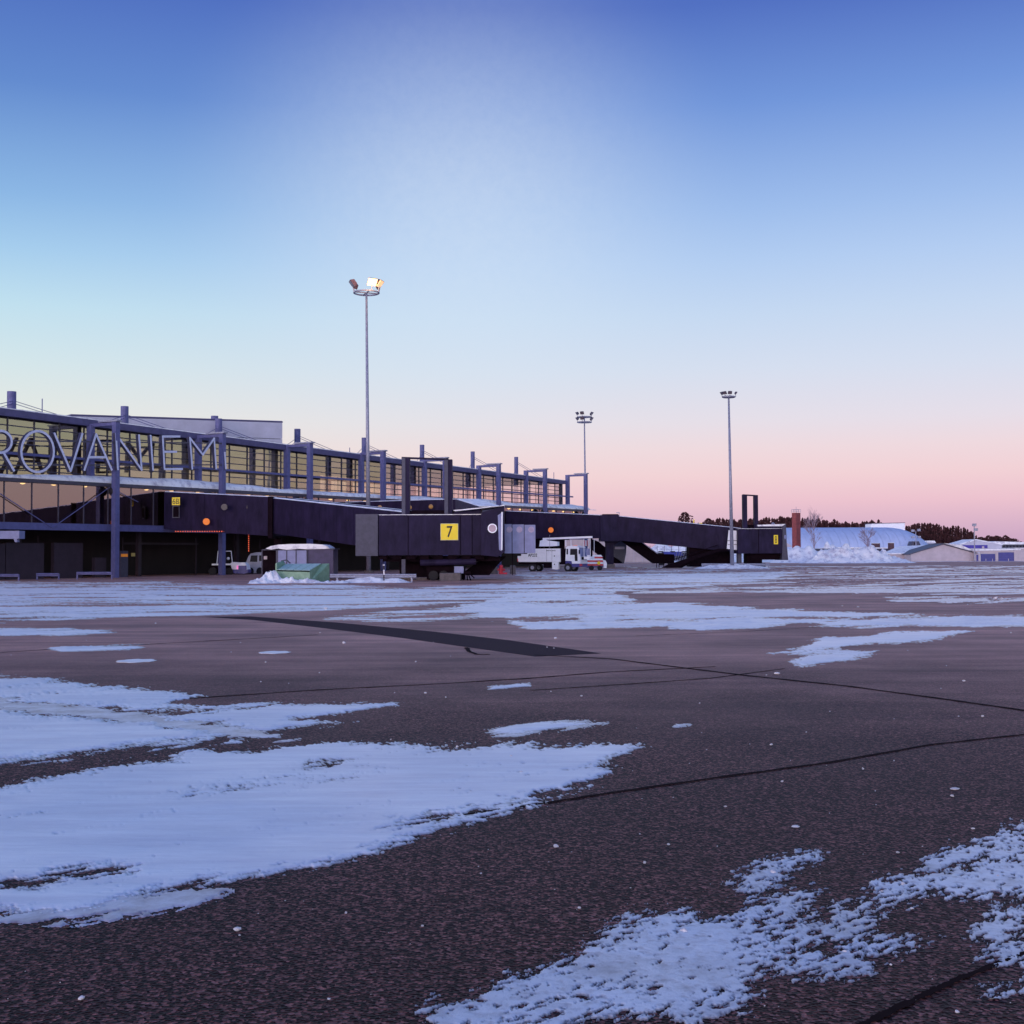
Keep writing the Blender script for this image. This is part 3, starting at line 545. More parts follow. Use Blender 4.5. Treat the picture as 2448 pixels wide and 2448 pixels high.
# penthouse on the roof
PH = thing('rooftop_plant_house', 'pale ribbed metal plant house rising behind the terminal roof', 'building', at(400, 1040, 140) * 1)
pts = [(170, 994, 133), (675, 1010, 149)]
a, b = at(*pts[0]), at(*pts[1]); a0, b0 = Vector((a.x, a.y, 8)), Vector((b.x, b.y, 8)); dd = (b - a); back = Vector((-dd.y, dd.x, 0)).normalized() * 8
nn_ = -back.normalized(); back0 = back
prv = 0
for k in range(5):
    f0, f1 = k / 5, (k + 1) / 5; za, zb_ = a.z - 8, b.z - 8
    A0 = a0 + Vector((0, 0, za * f0 + .03)); B0 = b0 + Vector((0, 0, zb_ * f0 + .03)); A1 = a0 + Vector((0, 0, za * f1 - .03)); B1 = b0 + Vector((0, 0, zb_ * f1 - .03))
    MB().hexa([A0, B0, B0 + back * .05, A0 + back * .05], [A1, B1, B1 + back * .05, A1 + back * .05]).build('cladding_panel', 'panel', PH)
MB().hexa([a0 + back * .052, b0 + back * .052, b0 + back, a0 + back], [a + back * .052, b + back * .052, b + back, a + back]).build('wall', 'mullion', PH)
nr = Vector((0, 0, .18)); MB().hexa([a - dd * .004, b + dd * .004, b + back + dd * .004, a + back - dd * .004], [a + nr, b + nr, b + back + nr, a + back + nr]).build('roof', 'beam', PH)
c = a + dd * .70 + back * .3; MB().tube(c, c + Vector((0, 0, .75)), .42, n=12).build('vent', 'steel', PH)

# ================================================================ LETTERS (separate sign hung on the portals)
SG = thing('terminal_sign', 'large thin white letters reading ROVANIEMI mounted along the terminal front', 'sign', Fp(10, .4, 9))
tilt = .30
def lp(x, y):   # photographed point -> sign plane, which leans back a little at the top
    s, z = onF(x, y, .55); f = (z - 9.0) / 3.6; s2, z2 = onF(x, y, .55 - tilt * f); return s2, .55 - tilt * f, z2
def stroke_parts(lines, w=.21, dep=.34):
    f_, b_ = MB(), MB()
    for (p, q_) in lines:
        a, b = lp(*p), lp(*q_); A, B = Vector((a[0], a[2])), Vector((b[0], b[2])); d = (B - A).normalized(); n_ = Vector((-d.y, d.x)) * w / 2; e = d * .06
        c4 = [(A - e + n_, a[1]), (A - e - n_, a[1]), (B + e - n_, b[1]), (B + e + n_, b[1])]
        fr = [Fp(c_.x, nn + .012, c_.y) for c_, nn in c4]; mid = [Fp(c_.x, nn, c_.y) for c_, nn in c4]; bk = [Fp(c_.x, nn - dep, c_.y) for c_, nn in c4]
        f_.hexa(mid, fr); b_.hexa(bk, [m_ + (k_ - m_) * .01 for m_, k_ in zip(mid, bk)])
    return f_, b_
def letter(ch, lines):
    f_, b_ = stroke_parts(lines)
    o = b_.build('letter', 'letter_side', SG); o['label'] = 'letter %s with dark sides and pale face' % ch
    f_.build('face', 'letter', o, world=False) if False else None
    fo = bpy.data.objects.new('face', f_.mesh('face', M['letter'], SG.location)); COL.objects.link(fo); fo.parent = o
def arc(cx, cy, rx, ry, a0, a1, n):
    p = [(cx + rx * math.cos(R(a0 + (a1 - a0) * i / n)), cy - ry * math.sin(R(a0 + (a1 - a0) * i / n))) for i in range(n + 1)]
    return list(zip(p[:-1], p[1:]))
letter('R', [((-37, 1029), (-34, 1128)), ((-37, 1029), (2, 1030))] + arc(2, 1056, 26, 26, 90, -90, 12) + [((2, 1082), (-36, 1080)), ((8, 1081), (33.5, 1125))])
letter('O', arc(90, 1079.5, 39, 49, 0, 360, 30))
letter('V', [((130, 1035.7), (169, 1126)), ((169, 1126), (197, 1036.6))])
letter('A', [((202, 1123.6), (230, 1038)), ((230, 1038), (267, 1123)), ((215, 1093), (251, 1093))])
letter('N', [((277, 1036.5), (282, 1122.5)), ((277, 1037), (339, 1123.5)), ((332, 1040), (339, 1123.5))])
letter('I', [((360, 1041), (366, 1123.5))])
letter('E', [((389, 1043.5), (393.5, 1121.5)), ((389, 1043.5), (430, 1043.5)), ((391, 1080), (422, 1080)), ((393.5, 1121.3), (436, 1121))])
letter('M', [((454, 1046), (460, 1121)), ((454, 1047), (485, 1087)), ((485, 1087), (512, 1048)), ((512, 1047.5), (517, 1120.5))])
letter('I', [((535, 1043.5), (540, 1120.5))])
for (y0, y1) in [((1052), (1060)), ((1112), (1111))]:
    a, b = lp(-60, y0), lp(540, y1); MB().bar(Fp(a[0], .12, a[2]), Fp(b[0], .12, b[2]), .09, .12).build('carrier_rail', 'mullion', SG)

# ================================================================ JET BRIDGES
def tunnel(P0, P1, zt0, zt1, zb0, zb1, w, name, mt, parent, ribs=0):
    P0 = Vector((P0[0], P0[1], 0)); P1 = Vector((P1[0], P1[1], 0)); d = (P1 - P0).normalized(); bk = Vector((-d.y, d.x, 0)) * w
    if bk.y < 0: bk = -bk
    Z = lambda p, z: Vector((p.x, p.y, z))
    o = MB().hexa([Z(P0, zb0), Z(P1, zb1), Z(P1 + bk, zb1), Z(P0 + bk, zb0)], [Z(P0, zt0), Z(P1, zt1), Z(P1 + bk, zt1), Z(P0 + bk, zt0)]).build(name, mt, parent)
    s_ = .08   # snow along the roof
    MB().hexa([Z(P0 + bk * .02, zt0 + .003), Z(P1 + bk * .02, zt1 + .003), Z(P1 + bk * .98, zt1 + .003), Z(P0 + bk * .98, zt0 + .003)],
              [Z(P0 + bk * .06, zt0 + s_), Z(P1 + bk * .06, zt1 + s_), Z(P1 + bk * .94, zt1 + s_), Z(P0 + bk * .94, zt0 + s_)]).build('roof_snow', 'snow_deep', o)
    for k in range(ribs):   # shallow upright joints between cladding sheets
        f = (k + 1) / (ribs + 1); p = P0.lerp(P1, f); a = zb0 + (zb1 - zb0) * f; b = zt0 + (zt1 - zt0) * f; n_ = -bk.normalized() * .025
        MB().hexa([Z(p - d * .03 + n_, a + .05), Z(p + d * .03 + n_, a + .05), Z(p + d * .03, a + .05), Z(p - d * .03, a + .05)], [Z(p - d * .03 + n_, b - .05), Z(p + d * .03 + n_, b - .05), Z(p + d * .03, b - .05), Z(p - d * .03, b - .05)]).build('panel_joint', mt, o)
    return o
def xy(px, Y): p = at(px, 1323, Y); return (p.x, p.y)
def zz_(px, py, Y): return at(px, py, Y).z
def signplate(parent, x0, y0, x1, y1, Y, txt, label=None, frame=False, nrm=(0, -1, 0)):
    pl = MB().pbox(x0, y0, x1, y1, Y - .09, .08).build('gate_sign', 'yellow', parent)
    if label: pl['label'] = label
    a = at(x0, y1, Y - .09); b = at(x1, y0, Y - .09); w, h = b.x - a.x, b.z - a.z
    return pl, a, w, h
# --- bridge 6B fixed walkway + ramp to head 7
B = thing('jet_bridge', 'dark jet bridge with gate signs 6B and 7 and a hoist frame on top', 'jet bridge', at(1000, 1323, 98).to_2d().to_3d())
sA, _ = onF(385, 1200, -1.0); A0 = Fp(sA, -.6, 0); A1 = Vector((*xy(640, 117), 0))
tunnel(A0, A1, zz_(385, 1176, A0.y), zz_(640, 1188, 117), zz_(385, 1264, A0.y), zz_(640, 1281, 117), 3.0, 'walkway_section', 'bridge', B, 4)
MB().pbox(640, 1187, 651, 1287, 116.6, 3.6).build('collar', 'under', B)
C0 = xy(651, 117); C1 = xy(975, 103.8)
tunnel(C0, C1, zz_(651, 1191, 117), zz_(975, 1226, 103.8), zz_(651, 1275, 117), zz_(975, 1322, 103.8), 3.0, 'ramp_section', 'bridge', B, 7)
# sloping snow strip seen along ramp edge
MB().pbox(655, 1286, 672, 1385, 119, .5).build('support_column', 'under', B)
# head
hd = MB().pbox(905, 1231, 1168, 1327, 98, 4.3).build('head_cabin', 'bridge', B)
MB().pbox(850, 1229, 903, 1329, 97.9, 4.4).build('head_end_panel', 'bridge_grey', B)
MB().pbox(905, 1229.5, 1150, 1231.2, 98.05, 4.2).build('roof_snow', 'snow_deep', hd)
for x in (975, 1100, 1128): MB().pbox(x, 1233, x + 1.2, 1326, 97.96, .04).build('panel_joint', 'under', hd)
# cab with raised sloping roof
cabp = [(1150, 1226), (1205, 1208.5), (1207, 1318), (1190, 1331), (1150, 1327)]
cb_ = MB().pprism(cabp, 97.6, 4.6).build('cab', 'bridge', B)
MB().pprism([(1083, 1219.5), (1195, 1209), (1206, 1206.6), (1206, 1209), (1088, 1222)], 97.4, 4.8).build('roof_snow', 'snow_deep', cb_)
MB().pprism([(1085, 1222), (1150, 1216), (1150, 1231), (1085, 1231)], 98.3, 3.8).build('cab_roof_step', 'bridge', B)
def disc(mb, px, py, Y, r, t=.06, n=20): c = at(px, py, Y); return mb.tube(c, c + Vector((0, t, 0)), r, n=n)
c = at(1177, 1263, 97.5); MB().tube(c, c + Vector((0, .08, 0)), .37, n=24).build('round_window', 'white', cb_)
MB().tube(c + Vector((0, -.02, 0)), c + Vector((0, -.001, 0)), .28, n=24).build('round_window_glass', mat('pinkish_glass', (.42, .30, .36), .3), cb_)
MB().pprism([(1190, 1232), (1199, 1226), (1199, 1318), (1193, 1314)], 97.45, .12).build('cab_side_glass', 'bellows', B)
MB().tube(at(1200.5, 1224, 97.3), at(1199.5, 1315, 97.3), .06, n=8).build('edge_tube', 'white', B)
MB().pbox(1207, 1255, 1279, 1321, 99.65, 3.2).build('bellows_core', 'under', B)
for i, (x0, x1) in enumerate([(1206, 1223.3), (1225, 1252.3), (1254, 1280)]):
    pl = MB().pbox(x0, 1253 + i * .8, x1, 1323 - (0 if i < 2 else 1), 99.5, 3.5).build('bellows_segment', 'bellows', B)
    c = at((x0 + x1) / 2 + 3, 1266, 99.44); MB().tube(c, c + Vector((0, .05, 0)), .24, n=16).build('round_reflection', mat('faint_round_reflection', (.44, .36, .50), .5), pl)  # pale disc paints a round reflection on the segment
# hoist frame
for (x0, x1, yt) in [(960, 979, 1093), (1062, 1081, 1098)]:
    MB().pbox(x0, yt, x1, 1230, 99.2, .9).build('hoist_post', 'bridge', B)
    MB().pbox(x0 + .3, yt + 1, x0 + 9, 1229, 99.15, .04).build('hoist_post_lit_face', 'bridge_grey', B)  # lighter strip paints the lit left face of each post
MB().pprism([(960, 1092), (1072, 1096), (1072, 1099.5), (960, 1096)], 99.3, .5).build('hoist_crossbar', 'bridge', B)
MB().pbox(960, 1220, 1085, 1231, 99.4, 1.8).build('hoist_base', 'under', B)
# undercarriage
un = MB(); un.pbox(915, 1329, 1195, 1342, 99, 2.6); un.build('chassis_beam', 'under', B)
for k in range(8): MB().pbox(905 + k * 33, 1328, 905 + k * 33 + 21, 1337, 98.4, .5).build('floor_rib', 'under', B)
c0, c1 = at(1005, 1345, 98.6), at(1138, 1342, 98.6); MB().tube(c0, c1, .26, n=12).build('drive_cylinder', 'bridge', B)
MB().pbox(960, 1337, 969, 1372, 98.5, .4).build('support_column', 'bridge_grey', B)
MB().pbox(1020, 1352, 1110, 1385, 99.4, 2.5).build('wheel_bogie', 'under', B)
MB().pbox(1086, 1354, 1108, 1371, 98.7, .8).build('motor_box', 'bellows', B)
MB().pbox(955, 1341, 1085, 1380, 101.2, 1.5).build('bogie_frame', 'under', B)
MB().pprism([(1098, 1375), (1160, 1330), (1210, 1330), (1190, 1350), (1170, 1375)], 101.3, 1.6).build('service_stair', 'under', B)
MB().pbox(1224, 1323, 1226, 1375, 99.8, .15).build('prop', 'under', B)
for (x, y) in [(1060, 1376), (1036, 1376)]:
    c = at(x, y, 98.9); MB().tube(c, c + Vector((0, .5, 0)), .38, n=16).build('wheel', 'rubber', B)
# signs
pl, a, w, h = signplate(B, 1054, 1252.5, 1094.5, 1290.5, 98, '7')
MB().pbox(1053, 1251.5, 1095.5, 1291.5, 97.925, .02).build('sign_rim', mat('sign_rim', (.55, .52, .40), .5), pl)
text('7', 'numeral', (a.x + w * .35, a.y, a.z + h * .15), (1, 0, 0), (0, 0, 1), w * .34, h * .72, pl, depth=.015, bold=.012)
pl, a, w, h = signplate(B, 411, 1189, 430, 1207.5, A0.y - 2.0, '6B')
text('6B', 'numeral', (a.x + w * .08, a.y, a.z + h * .14), (1, 0, 0), (0, 0, 1), w * .84, h * .7, pl, depth=.015)
MB().pbox(412, 1208.5, 429, 1238, 121.2, .15).build('signal_box', 'bridge_grey', B); MB().pbox(414, 1211, 427, 1236, 121.15, .05).build('signal_panel', 'under', B)
c = at(493, 1247, 119.0); MB().tube(c, c + Vector((0, .12, 0)), .32, n=16).build('amber_beacon', 'amber', B)
for k in range(26):
    c = at(420 + k * 5.8, 1270.5, 119.2); MB().sphere(c, .06, n=6, m=4).build('bead_light', 'bead', B)
for x in (536, 597): c = at(x, 1212, 118); MB().tube(c, c + Vector((0, .2, 0)), .30, n=16).build('porthole', mat('porthole', (.035, .025, .035), .4), B)
hb = MB().pbox(592, 1274, 597, 1322, 121.5, .15).build('hanging_strip', 'under', B)
for k in range(9): c = at(594.5, 1277 + k * 5, 121.4); MB().sphere(c, .06, n=6, m=4).build('bead_light', 'bead', hb, world=True)

for k in range(9):   # light rail and cable along the ramp roof
    f = k / 8; p = Vector((*C0, 0)).lerp(Vector((*C1, 0)), f); z_ = zz_(651, 1191, 117) * (1 - f) + zz_(975, 1226, 103.8) * f
    MB().tube((p.x, p.y + 1.4, z_), (p.x, p.y + 1.4, z_ + .22), .04, n=5).build('roof_bracket', 'bridge_grey', B)
p0, p1 = Vector((*C0, zz_(651, 1191, 117) + .2)) + Vector((0, 1.4, 0)), Vector((*C1, zz_(975, 1226, 103.8) + .2)) + Vector((0, 1.4, 0))
MB().tube(p0, p1, .04, n=5).build('roof_cable', 'under', B)
for k in range(5):
    a_ = at(925 + k * 50, 1327, 97.9); b_ = at(950 + k * 50, 1327, 97.9); m_ = (a_ + b_) / 2 - Vector((0, 0, .22 + .08 * (k % 2)))
    cbm = MB(); cbm.tube(a_, m_, .03, n=5); cbm.tube(m_, b_, .03, n=5); cbm.build('hanging_cable', 'under', B)
# --- walkway behind head 7
B2 = thing('jet_bridge', 'dark raised walkway leaving the terminal behind the gate 7 hoist frame', 'jet bridge', (at(960, 1323, 145).x, 145, 0))
s2, _ = onF(817, 1200, -1); q0 = Fp(s2, -.6, 0); q1 = Vector((*xy(1089, 141), 0))
tunnel(q0, q1, zz_(817, 1201, q0.y), zz_(1089, 1193.5, 141), zz_(817, 1280, q0.y), zz_(1089, 1280, 141), 3.0, 'walkway_section', 'bridge', B2, 3)
q2_ = Vector((*xy(1145, 136), 0)); tunnel(q1, q2_, zz_(1089, 1193.5, 141), zz_(1145, 1211, 136), zz_(1089, 1280, 141), zz_(1145, 1290, 136), 3.0, 'ramp_section', 'bridge_grey', B2)
for (x, y) in [(908, 1213), (979, 1213), (1030, 1211)]: c = at(x, y, 140); MB().sphere(c, .26, n=8, m=5).build('amber_lamp', mat('dim_amber', (.3, .16, .06), .4, emit=(1, .5, .1), estr=.12), B2)
MB().pbox(985, 1270, 1000, 1345, 146, .8).build('support_column', 'under', B2)

# --- bridge 8 on the right
B3 = thing('jet_bridge', 'dark jet bridge with narrow yellow sign 8 sloping down to the right', 'jet bridge', (at(1500, 1323, 172).x, 172, 0))
s3, _ = onF(1203, 1230, -1); r0 = Fp(s3, -.6, 0); r1 = Vector((*xy(1439, 175), 0))
tunnel(r0, r1, zz_(1215, 1222, r0.y), zz_(1439, 1232, 175), zz_(1215, 1287, r0.y), zz_(1439, 1287, 175), 3.0, 'walkway_section', 'bridge', B3, 3)
MB().pprism([(1436, 1231), (1480, 1230.5), (1480, 1294), (1436, 1294)], 174.5, 4).build('collar', 'bridge', B3)
MB().pbox(1441, 1229, 1478, 1232, 175, 3).build('collar_cap', 'under', B3)
t0, t1 = Vector((*xy(1458, 174.8), 0)), Vector((*xy(1765, 169.5), 0))
tunnel(t0, t1, zz_(1458, 1232, 174.8), zz_(1765, 1262.5, 169.5), zz_(1458, 1290, 174.8), zz_(1765, 1320, 169.5), 3.0, 'ramp_section', 'bridge', B3, 6)
MB().pprism([(1742, 1267.5), (1762, 1268.5), (1762, 1315), (1737.6, 1312)], 168.9, .1).build('door_panel', 'white', B3)
MB().pbox(1738, 1292, 1762, 1293.2, 168.85, .04).build('door_panel_joint', 'under', B3)
MB().pbox(1740, 1301, 1762, 1302, 168.85, .04).build('door_panel_joint', 'under', B3)
h2 = MB().pbox(1764, 1264, 1871, 1323, 168, 4.4).build('head_cabin', 'bridge', B3)
MB().pbox(1813, 1265, 1814.2, 1322, 167.95, .04).build('panel_joint', 'under', h2); MB().pbox(1764, 1263.2, 1871, 1264.4, 168.05, 4.2).build('roof_snow', 'snow_deep', h2)
MB().pprism([(1871, 1258), (1879, 1253), (1881, 1300), (1884.5, 1339), (1869, 1339), (1871, 1300)], 167.8, 4.6).build('cab', 'bridge_grey', B3)
MB().pprism([(1812, 1258), (1871, 1258), (1871, 1264), (1812, 1264)], 168.5, 3.6).build('cab_roof_step', 'bridge', B3)
MB().pprism([(1812, 1254.5), (1879, 1252.5), (1871, 1258), (1812, 1258.2)], 168.3, 4).build('roof_snow', 'snow_deep', B3)
c = at(1848, 1253, 170); MB().sphere(c, .25, n=8, m=5).build('beacon', 'galv', B3)
c = at(1877, 1284, 167.7); MB().sphere(c, .28, (.5, .3, 1.1), n=8, m=5).build('cab_window', 'bellows', B3)
for (x0, x1, yt) in [(1776.5, 1786.5, 1182), (1803.5, 1812.5, 1184)]: MB().pbox(x0, yt, x1, 1264, 169, .9).build('hoist_post', 'bridge', B3)
MB().pprism([(1776.5, 1181.5), (1812, 1183.5), (1812, 1186.5), (1776.5, 1184.5)], 169.1, .5).build('hoist_crossbar', 'bridge', B3)
MB().pbox(1786, 1254, 1814, 1265, 169.5, 1.5).build('hoist_base', 'under', B3)
MB().pbox(1794, 1322, 1868, 1338, 169, 3).build('chassis_beam', 'under', B3)
MB().pbox(1786, 1320, 1822, 1356, 169.4, 2.6).build('wheel_bogie', 'under', B3)
MB().pbox(1763, 1320, 1773, 1350, 169.4, .8).build('support_column', 'bridge_grey', B3)
MB().pbox(1810, 1346, 1830, 1357, 168.8, 1).build('wheel_box', 'under', B3)
pl, a, w, h = signplate(B3, 1850, 1279, 1860, 1301, 168, '8')
text('8', 'numeral', (a.x + w * .28, a.y, a.z + h * .12), (1, 0, 0), (0, 0, 1), w * .44, h * .78, pl, depth=.015)
MB().pbox(1648, 1300, 1752, 1355, 172, 3).build('plant_block', 'under', B3)
MB().pbox(1262, 1284, 1350, 1346, 185, 3).build('dark_gap_filler', 'under', B3)  # added dark block closing the bright gap behind the truck
MB().pbox(1449, 1290, 1467, 1350, 176, 2).build('support_column', 'bridge', B3)
MB().pprism([(1443, 1290), (1492, 1290), (1480, 1295), (1470, 1302), (1449, 1302)], 175.9, .5).build('column_head', 'bridge', B3)
MB().pbox(1447, 1349, 1470, 1358, 174.8, 2.8).build('column_footing', 'concrete', B3)
MB().pprism([(1480, 1288), (1528, 1293), (1571, 1324), (1612, 1325), (1612, 1347), (1563, 1347)], 178, 2.0).build('enclosed_stair', 'under', B3)
MB().pprism([(1528, 1293), (1533, 1294), (1573, 1323), (1571, 1324)], 177.9, 2.1).build('stair_edge', 'bellows', B3)
for x in (1569, 1575, 1586, 1596): MB().pbox(x, 1346, x + 1.3, 1357, 178.2, .1).build('leg', 'under', B3)
MB().pprism([(1412, 1288), (1430, 1294), (1492, 1347), (1455, 1347), (1412, 1310)], 183, 2.0).build('enclosed_stair', 'under', B3)
MB().pprism([(1467, 1292), (1498, 1292), (1497, 1320), (1492, 1347), (1467, 1330)], 181.5, .6).build('equipment_cabinet', 'bridge_grey', B3)
MB().pbox(1470, 1307, 1493, 1313, 181.4, .05).build('cabinet_sign', 'cream', B3)
c = at(1317, 1267, 177.8); MB().tube(c, c + Vector((0, .12, 0)), .38, n=16).build('amber_beacon', 'amber', B3)
# open gangway stair at the foot
mb = thing('mobile_gangway', 'dark low gangway stair leaning up to the right bridge', 'stair', (at(1650, 1323, 169.2).x, 169.2, 0))
MB().pprism([(1581, 1357.5), (1596, 1350), (1655, 1331), (1716, 1312), (1740, 1312), (1740, 1316), (1722, 1317), (1650, 1341), (1620, 1357.5)], 168, .25).build('stringer', 'under', mb)
MB().pprism([(1590, 1357.5), (1655, 1334), (1716, 1315), (1740, 1315), (1740, 1319), (1722, 1320), (1660, 1341), (1630, 1357.5)], 169.4, .25).build('stringer', 'under', mb)
for k in range(18):
    f = k / 17; p = at(1588 + 130 * f, 1356 - 42 * f, 168.3); MB().box((p.x, 168.26, p.z - .03), (p.x + .3, 169.38, p.z + .03)).build('step', 'bridge_grey', mb)
for yy in (168.1, 169.5): MB().tube(at(1600, 1341, yy), at(1716, 1303, yy), .05, n=6).build('handrail', 'under', mb)

# ================================================================ FLOODLIGHT MASTS
def mast(label, px0, py0, px1, py1, Y, r, heads, ring=1, rr=1.9, hs=1.0):
    b = at(px1, py1, Y); t_ = at(px0, py0, Y); b = Vector((b.x, Y, 0)); t_ = Vector((t_.x, Y, t_.z))
    G_ = thing('floodlight_mast', label, 'light mast', b, 0, 'floodlight masts on the apron')
    MB().tube(b, t_, r, r * .45, n=14).build('pole', 'galv', G_, smooth=True)
    MB().tube(b, b + Vector((0, 0, .25)), r * 1.9, n=14).build('base_plate', 'concrete', G_)
    for q_ in range(ring):
        c = t_ - Vector((0, 0, q_ * 1.1)); rg = MB(); n = 24
        for k in range(n):
            a0, a1 = 2 * math.pi * k / n, 2 * math.pi * (k + 1) / n
            rg.tube(c + Vector((math.cos(a0) * rr, math.sin(a0) * rr, 0)), c + Vector((math.cos(a1) * rr, math.sin(a1) * rr, 0)), .10, n=6, caps=False)
        for k in range(4): a0 = k * math.pi / 2 + .4; rg.tube(c, c + Vector((math.cos(a0) * rr, math.sin(a0) * rr, 0)), .07, n=6)
        rg.build('head_ring', 'galv', G_)
        for (ang, lit) in heads:
            a0 = R(ang); d = Vector((math.cos(a0), math.sin(a0), 0)); sd_ = Vector((-d.y, d.x, 0)); p = c + d * (rr + .15) + Vector((0, 0, .85 * hs))
            fw = (d + Vector((0, 0, -.75))).normalized(); up_ = sd_.cross(fw)
            if up_.z < 0: up_ = -up_
            def pt(a, b_, c_): return p + (fw * a + sd_ * b_ + up_ * c_) * hs
            ho = MB().hexa([pt(-.32, -.28, -.25), pt(.1, -.5, -.4), pt(.1, .5, -.4), pt(-.32, .28, -.25)], [pt(-.32, -.28, .25), pt(.1, -.5, .4), pt(.1, .5, .4), pt(-.32, .28, .25)]).build('floodlight', 'floodbody_lit' if hs > 1 else 'bridge_grey', G_)
            MB().hexa([pt(.103, -.45, -.36), pt(.14, -.45, -.36), pt(.14, .45, -.36), pt(.103, .45, -.36)], [pt(.103, -.45, .36), pt(.14, -.45, .36), pt(.14, .45, .36), pt(.103, .45, .36)]).build('lens', ('glass_off', 'lamp_dim', 'lamp')[lit], ho, world=False, loc=Vector(b))
            MB().tube(c + d * rr, p - Vector((0, 0, .3)), .06, n=6).build('bracket', 'galv', G_)
    return G_
mast('tall mast nearest the terminal with warm floodlights lit at its top', 876, 700, 881.5, 1369, 140, .27, [(195, 0), (165, 0), (300, 2), (345, 1), (20, 0)], rr=1.4, hs=1.15)
hl = bpy.data.lights.new('floodlight_glow', 'POINT'); hl.energy = 260; hl.color = (1, .55, .22); hl.shadow_soft_size = .3
ho = bpy.data.objects.new('floodlight_glow', hl); COL.objects.link(ho); ho.location = at(888, 681, 137.6)   # the one floodlight that is lit
mast('distant mast with two tiers of unlit floodlights behind the last steel portal', 1397, 997, 1401, 1338, 262, .27, [(200, 0), (340, 0), (250, 0), (20, 0)], ring=2, rr=1.5, hs=.85)
mast('slim mast with unlit floodlights standing before the right bridge', 1742, 949, 1750.5, 1353, 163, .26, [(190, 0), (230, 0), (270, 0), (350, 0)], rr=.80, hs=.55)

# ================================================================ DE-ICING TRUCK
TR = thing('deicing_truck', 'white de-icing truck lettered AP232 with a folded boom over its cab', 'truck', (at(1237.4, 1367.5, 146).x, 146, 0), R(-23))
def tx(zx): return (zx - 140) * .0065
def tz(zy): return (785 - zy) * .00594 * 1.01
def tb(x0, y0, x1, y1, ya=0, yb=2.4): return MB().box((tx(x0), ya, tz(y1)), (tx(x1), yb, tz(y0)))
def tp(pts, ya=0, yb=2.4): return MB().prism([(tx(x), ya, tz(y)) for x, y in pts][::-1], (0, yb - ya, 0))
tp([(140, 485), (210, 485), (210, 445), (330, 445), (330, 345), (960, 345), (960, 602), (175, 602), (140, 580)]).build('tank_body', 'white', TR, world=False)
for x in (700, 800): tb(x, 350, x + 3, 598, -.012, 0).build('locker_seam', 'bridge_grey', TR, world=False)
tb(140, 602, 1300, 650, .3, 2.1).build('chassis', 'under', TR, world=False)
tb(805, 604, 925, 745, -.02, .5).build('side_locker', 'white', TR, world=False)
tb(640, 620, 800, 720, .1, .6).build('fuel_tank', 'under', TR, world=False)
tb(962, 345, 1045, 640, .15, 2.25).build('cab_gap_unit', 'under', TR, world=False)
cab = tp([(1055, 580), (1070, 318), (1100, 300), (1180, 290), (1300, 312), (1335, 500), (1335, 636), (1180, 636), (1170, 585)]).build('cab', 'white', TR, world=False)
tp([(1145, 470), (1150, 352), (1278, 352), (1285, 585), (1235, 585), (1230, 468)], -.015, 0).build('side_window', 'winglass', cab, world=False)
tp([(1077, 455), (1080, 352), (1108, 352), (1106, 458)], -.015, 0).build('side_window', 'winglass', cab, world=False)
xw = tx(1300); MB().hexa([(tx(1333) + .01, .12, tz(500)), (tx(1333) + .03, .12, tz(500)), (tx(1333) + .03, 2.28, tz(500)), (tx(1333) + .01, 2.28, tz(500))], [(tx(1305), .15, tz(330)), (tx(1305) + .03, .15, tz(330)), (tx(1305) + .03, 2.25, tz(330)), (tx(1305), 2.25, tz(330))]).build('windscreen', 'bellows', cab, world=False)
tp([(1058, 582), (1165, 586), (1180, 638), (1338, 638), (1338, 700), (1180, 700), (1170, 650), (1100, 620), (1058, 640)], -.02, 2.42).build('lower_cab', 'blue', TR, world=False)
tb(1325, 640, 1345, 680, -.03, .5).build('corner_lamp', 'red', TR, world=False)
tb(136, 535, 150, 595, -.02, .3).build('tail_lamp', 'red', TR, world=False)
for x in (425, 1100):
    for ya in (0, 2.0):
        c = Vector((tx(x), ya, tz(712))); w_ = MB().tube(c, c + Vector((0, .38, 0)), .47, n=20).build('wheel', 'rubber', TR, world=False)
        MB().tube(c + Vector((0, -.012, 0)), c + Vector((0, -.001, 0)), .22, n=14).build('rim', 'galv', w_, world=False)
tb(330, 620, 520, 650, 0, .5).build('mudguard', 'under', TR, world=False)
MB().prism([(tx(x), .9, tz(y)) for x, y in [(505, 300), (520, 190), (600, 165), (680, 190), (850, 215), (850, 290), (720, 300)]][::-1], (0, .7, 0)).build('boom_turret', 'white', TR, world=False)
MB().bar((tx(560), 1.25, tz(155)), (tx(1490), 1.25, tz(128)), .35, .22).build('boom', 'white', TR, world=False)
MB().bar((tx(600), 1.25, tz(182)), (tx(1060), 1.25, tz(170)), .2, .1).build('boom_cylinder', 'under', TR, world=False)
for y_ in (.3, 2.0): MB().tube((tx(1050), y_, tz(300)), (tx(1050), y_, tz(180)), .06, n=6).build('boom_rest', 'white', TR, world=False)
MB().tube((tx(730), .5, tz(340)), (tx(730), .5, tz(80)), .02, n=5).build('antenna', 'galv', TR, world=False)
for ya in (-.28, 2.45): MB().box((tx(1322), ya, tz(450)), (tx(1334), ya + .2, tz(370))).build('mirror', 'under', TR, world=False)
tb(1150, 283, 1200, 292, .9, 1.5).build('roof_beacon', 'amber', TR, world=False)
tb(1345, 505, 1350, 560, .3, 2.1).build('radiator_grille', 'under', TR, world=False)
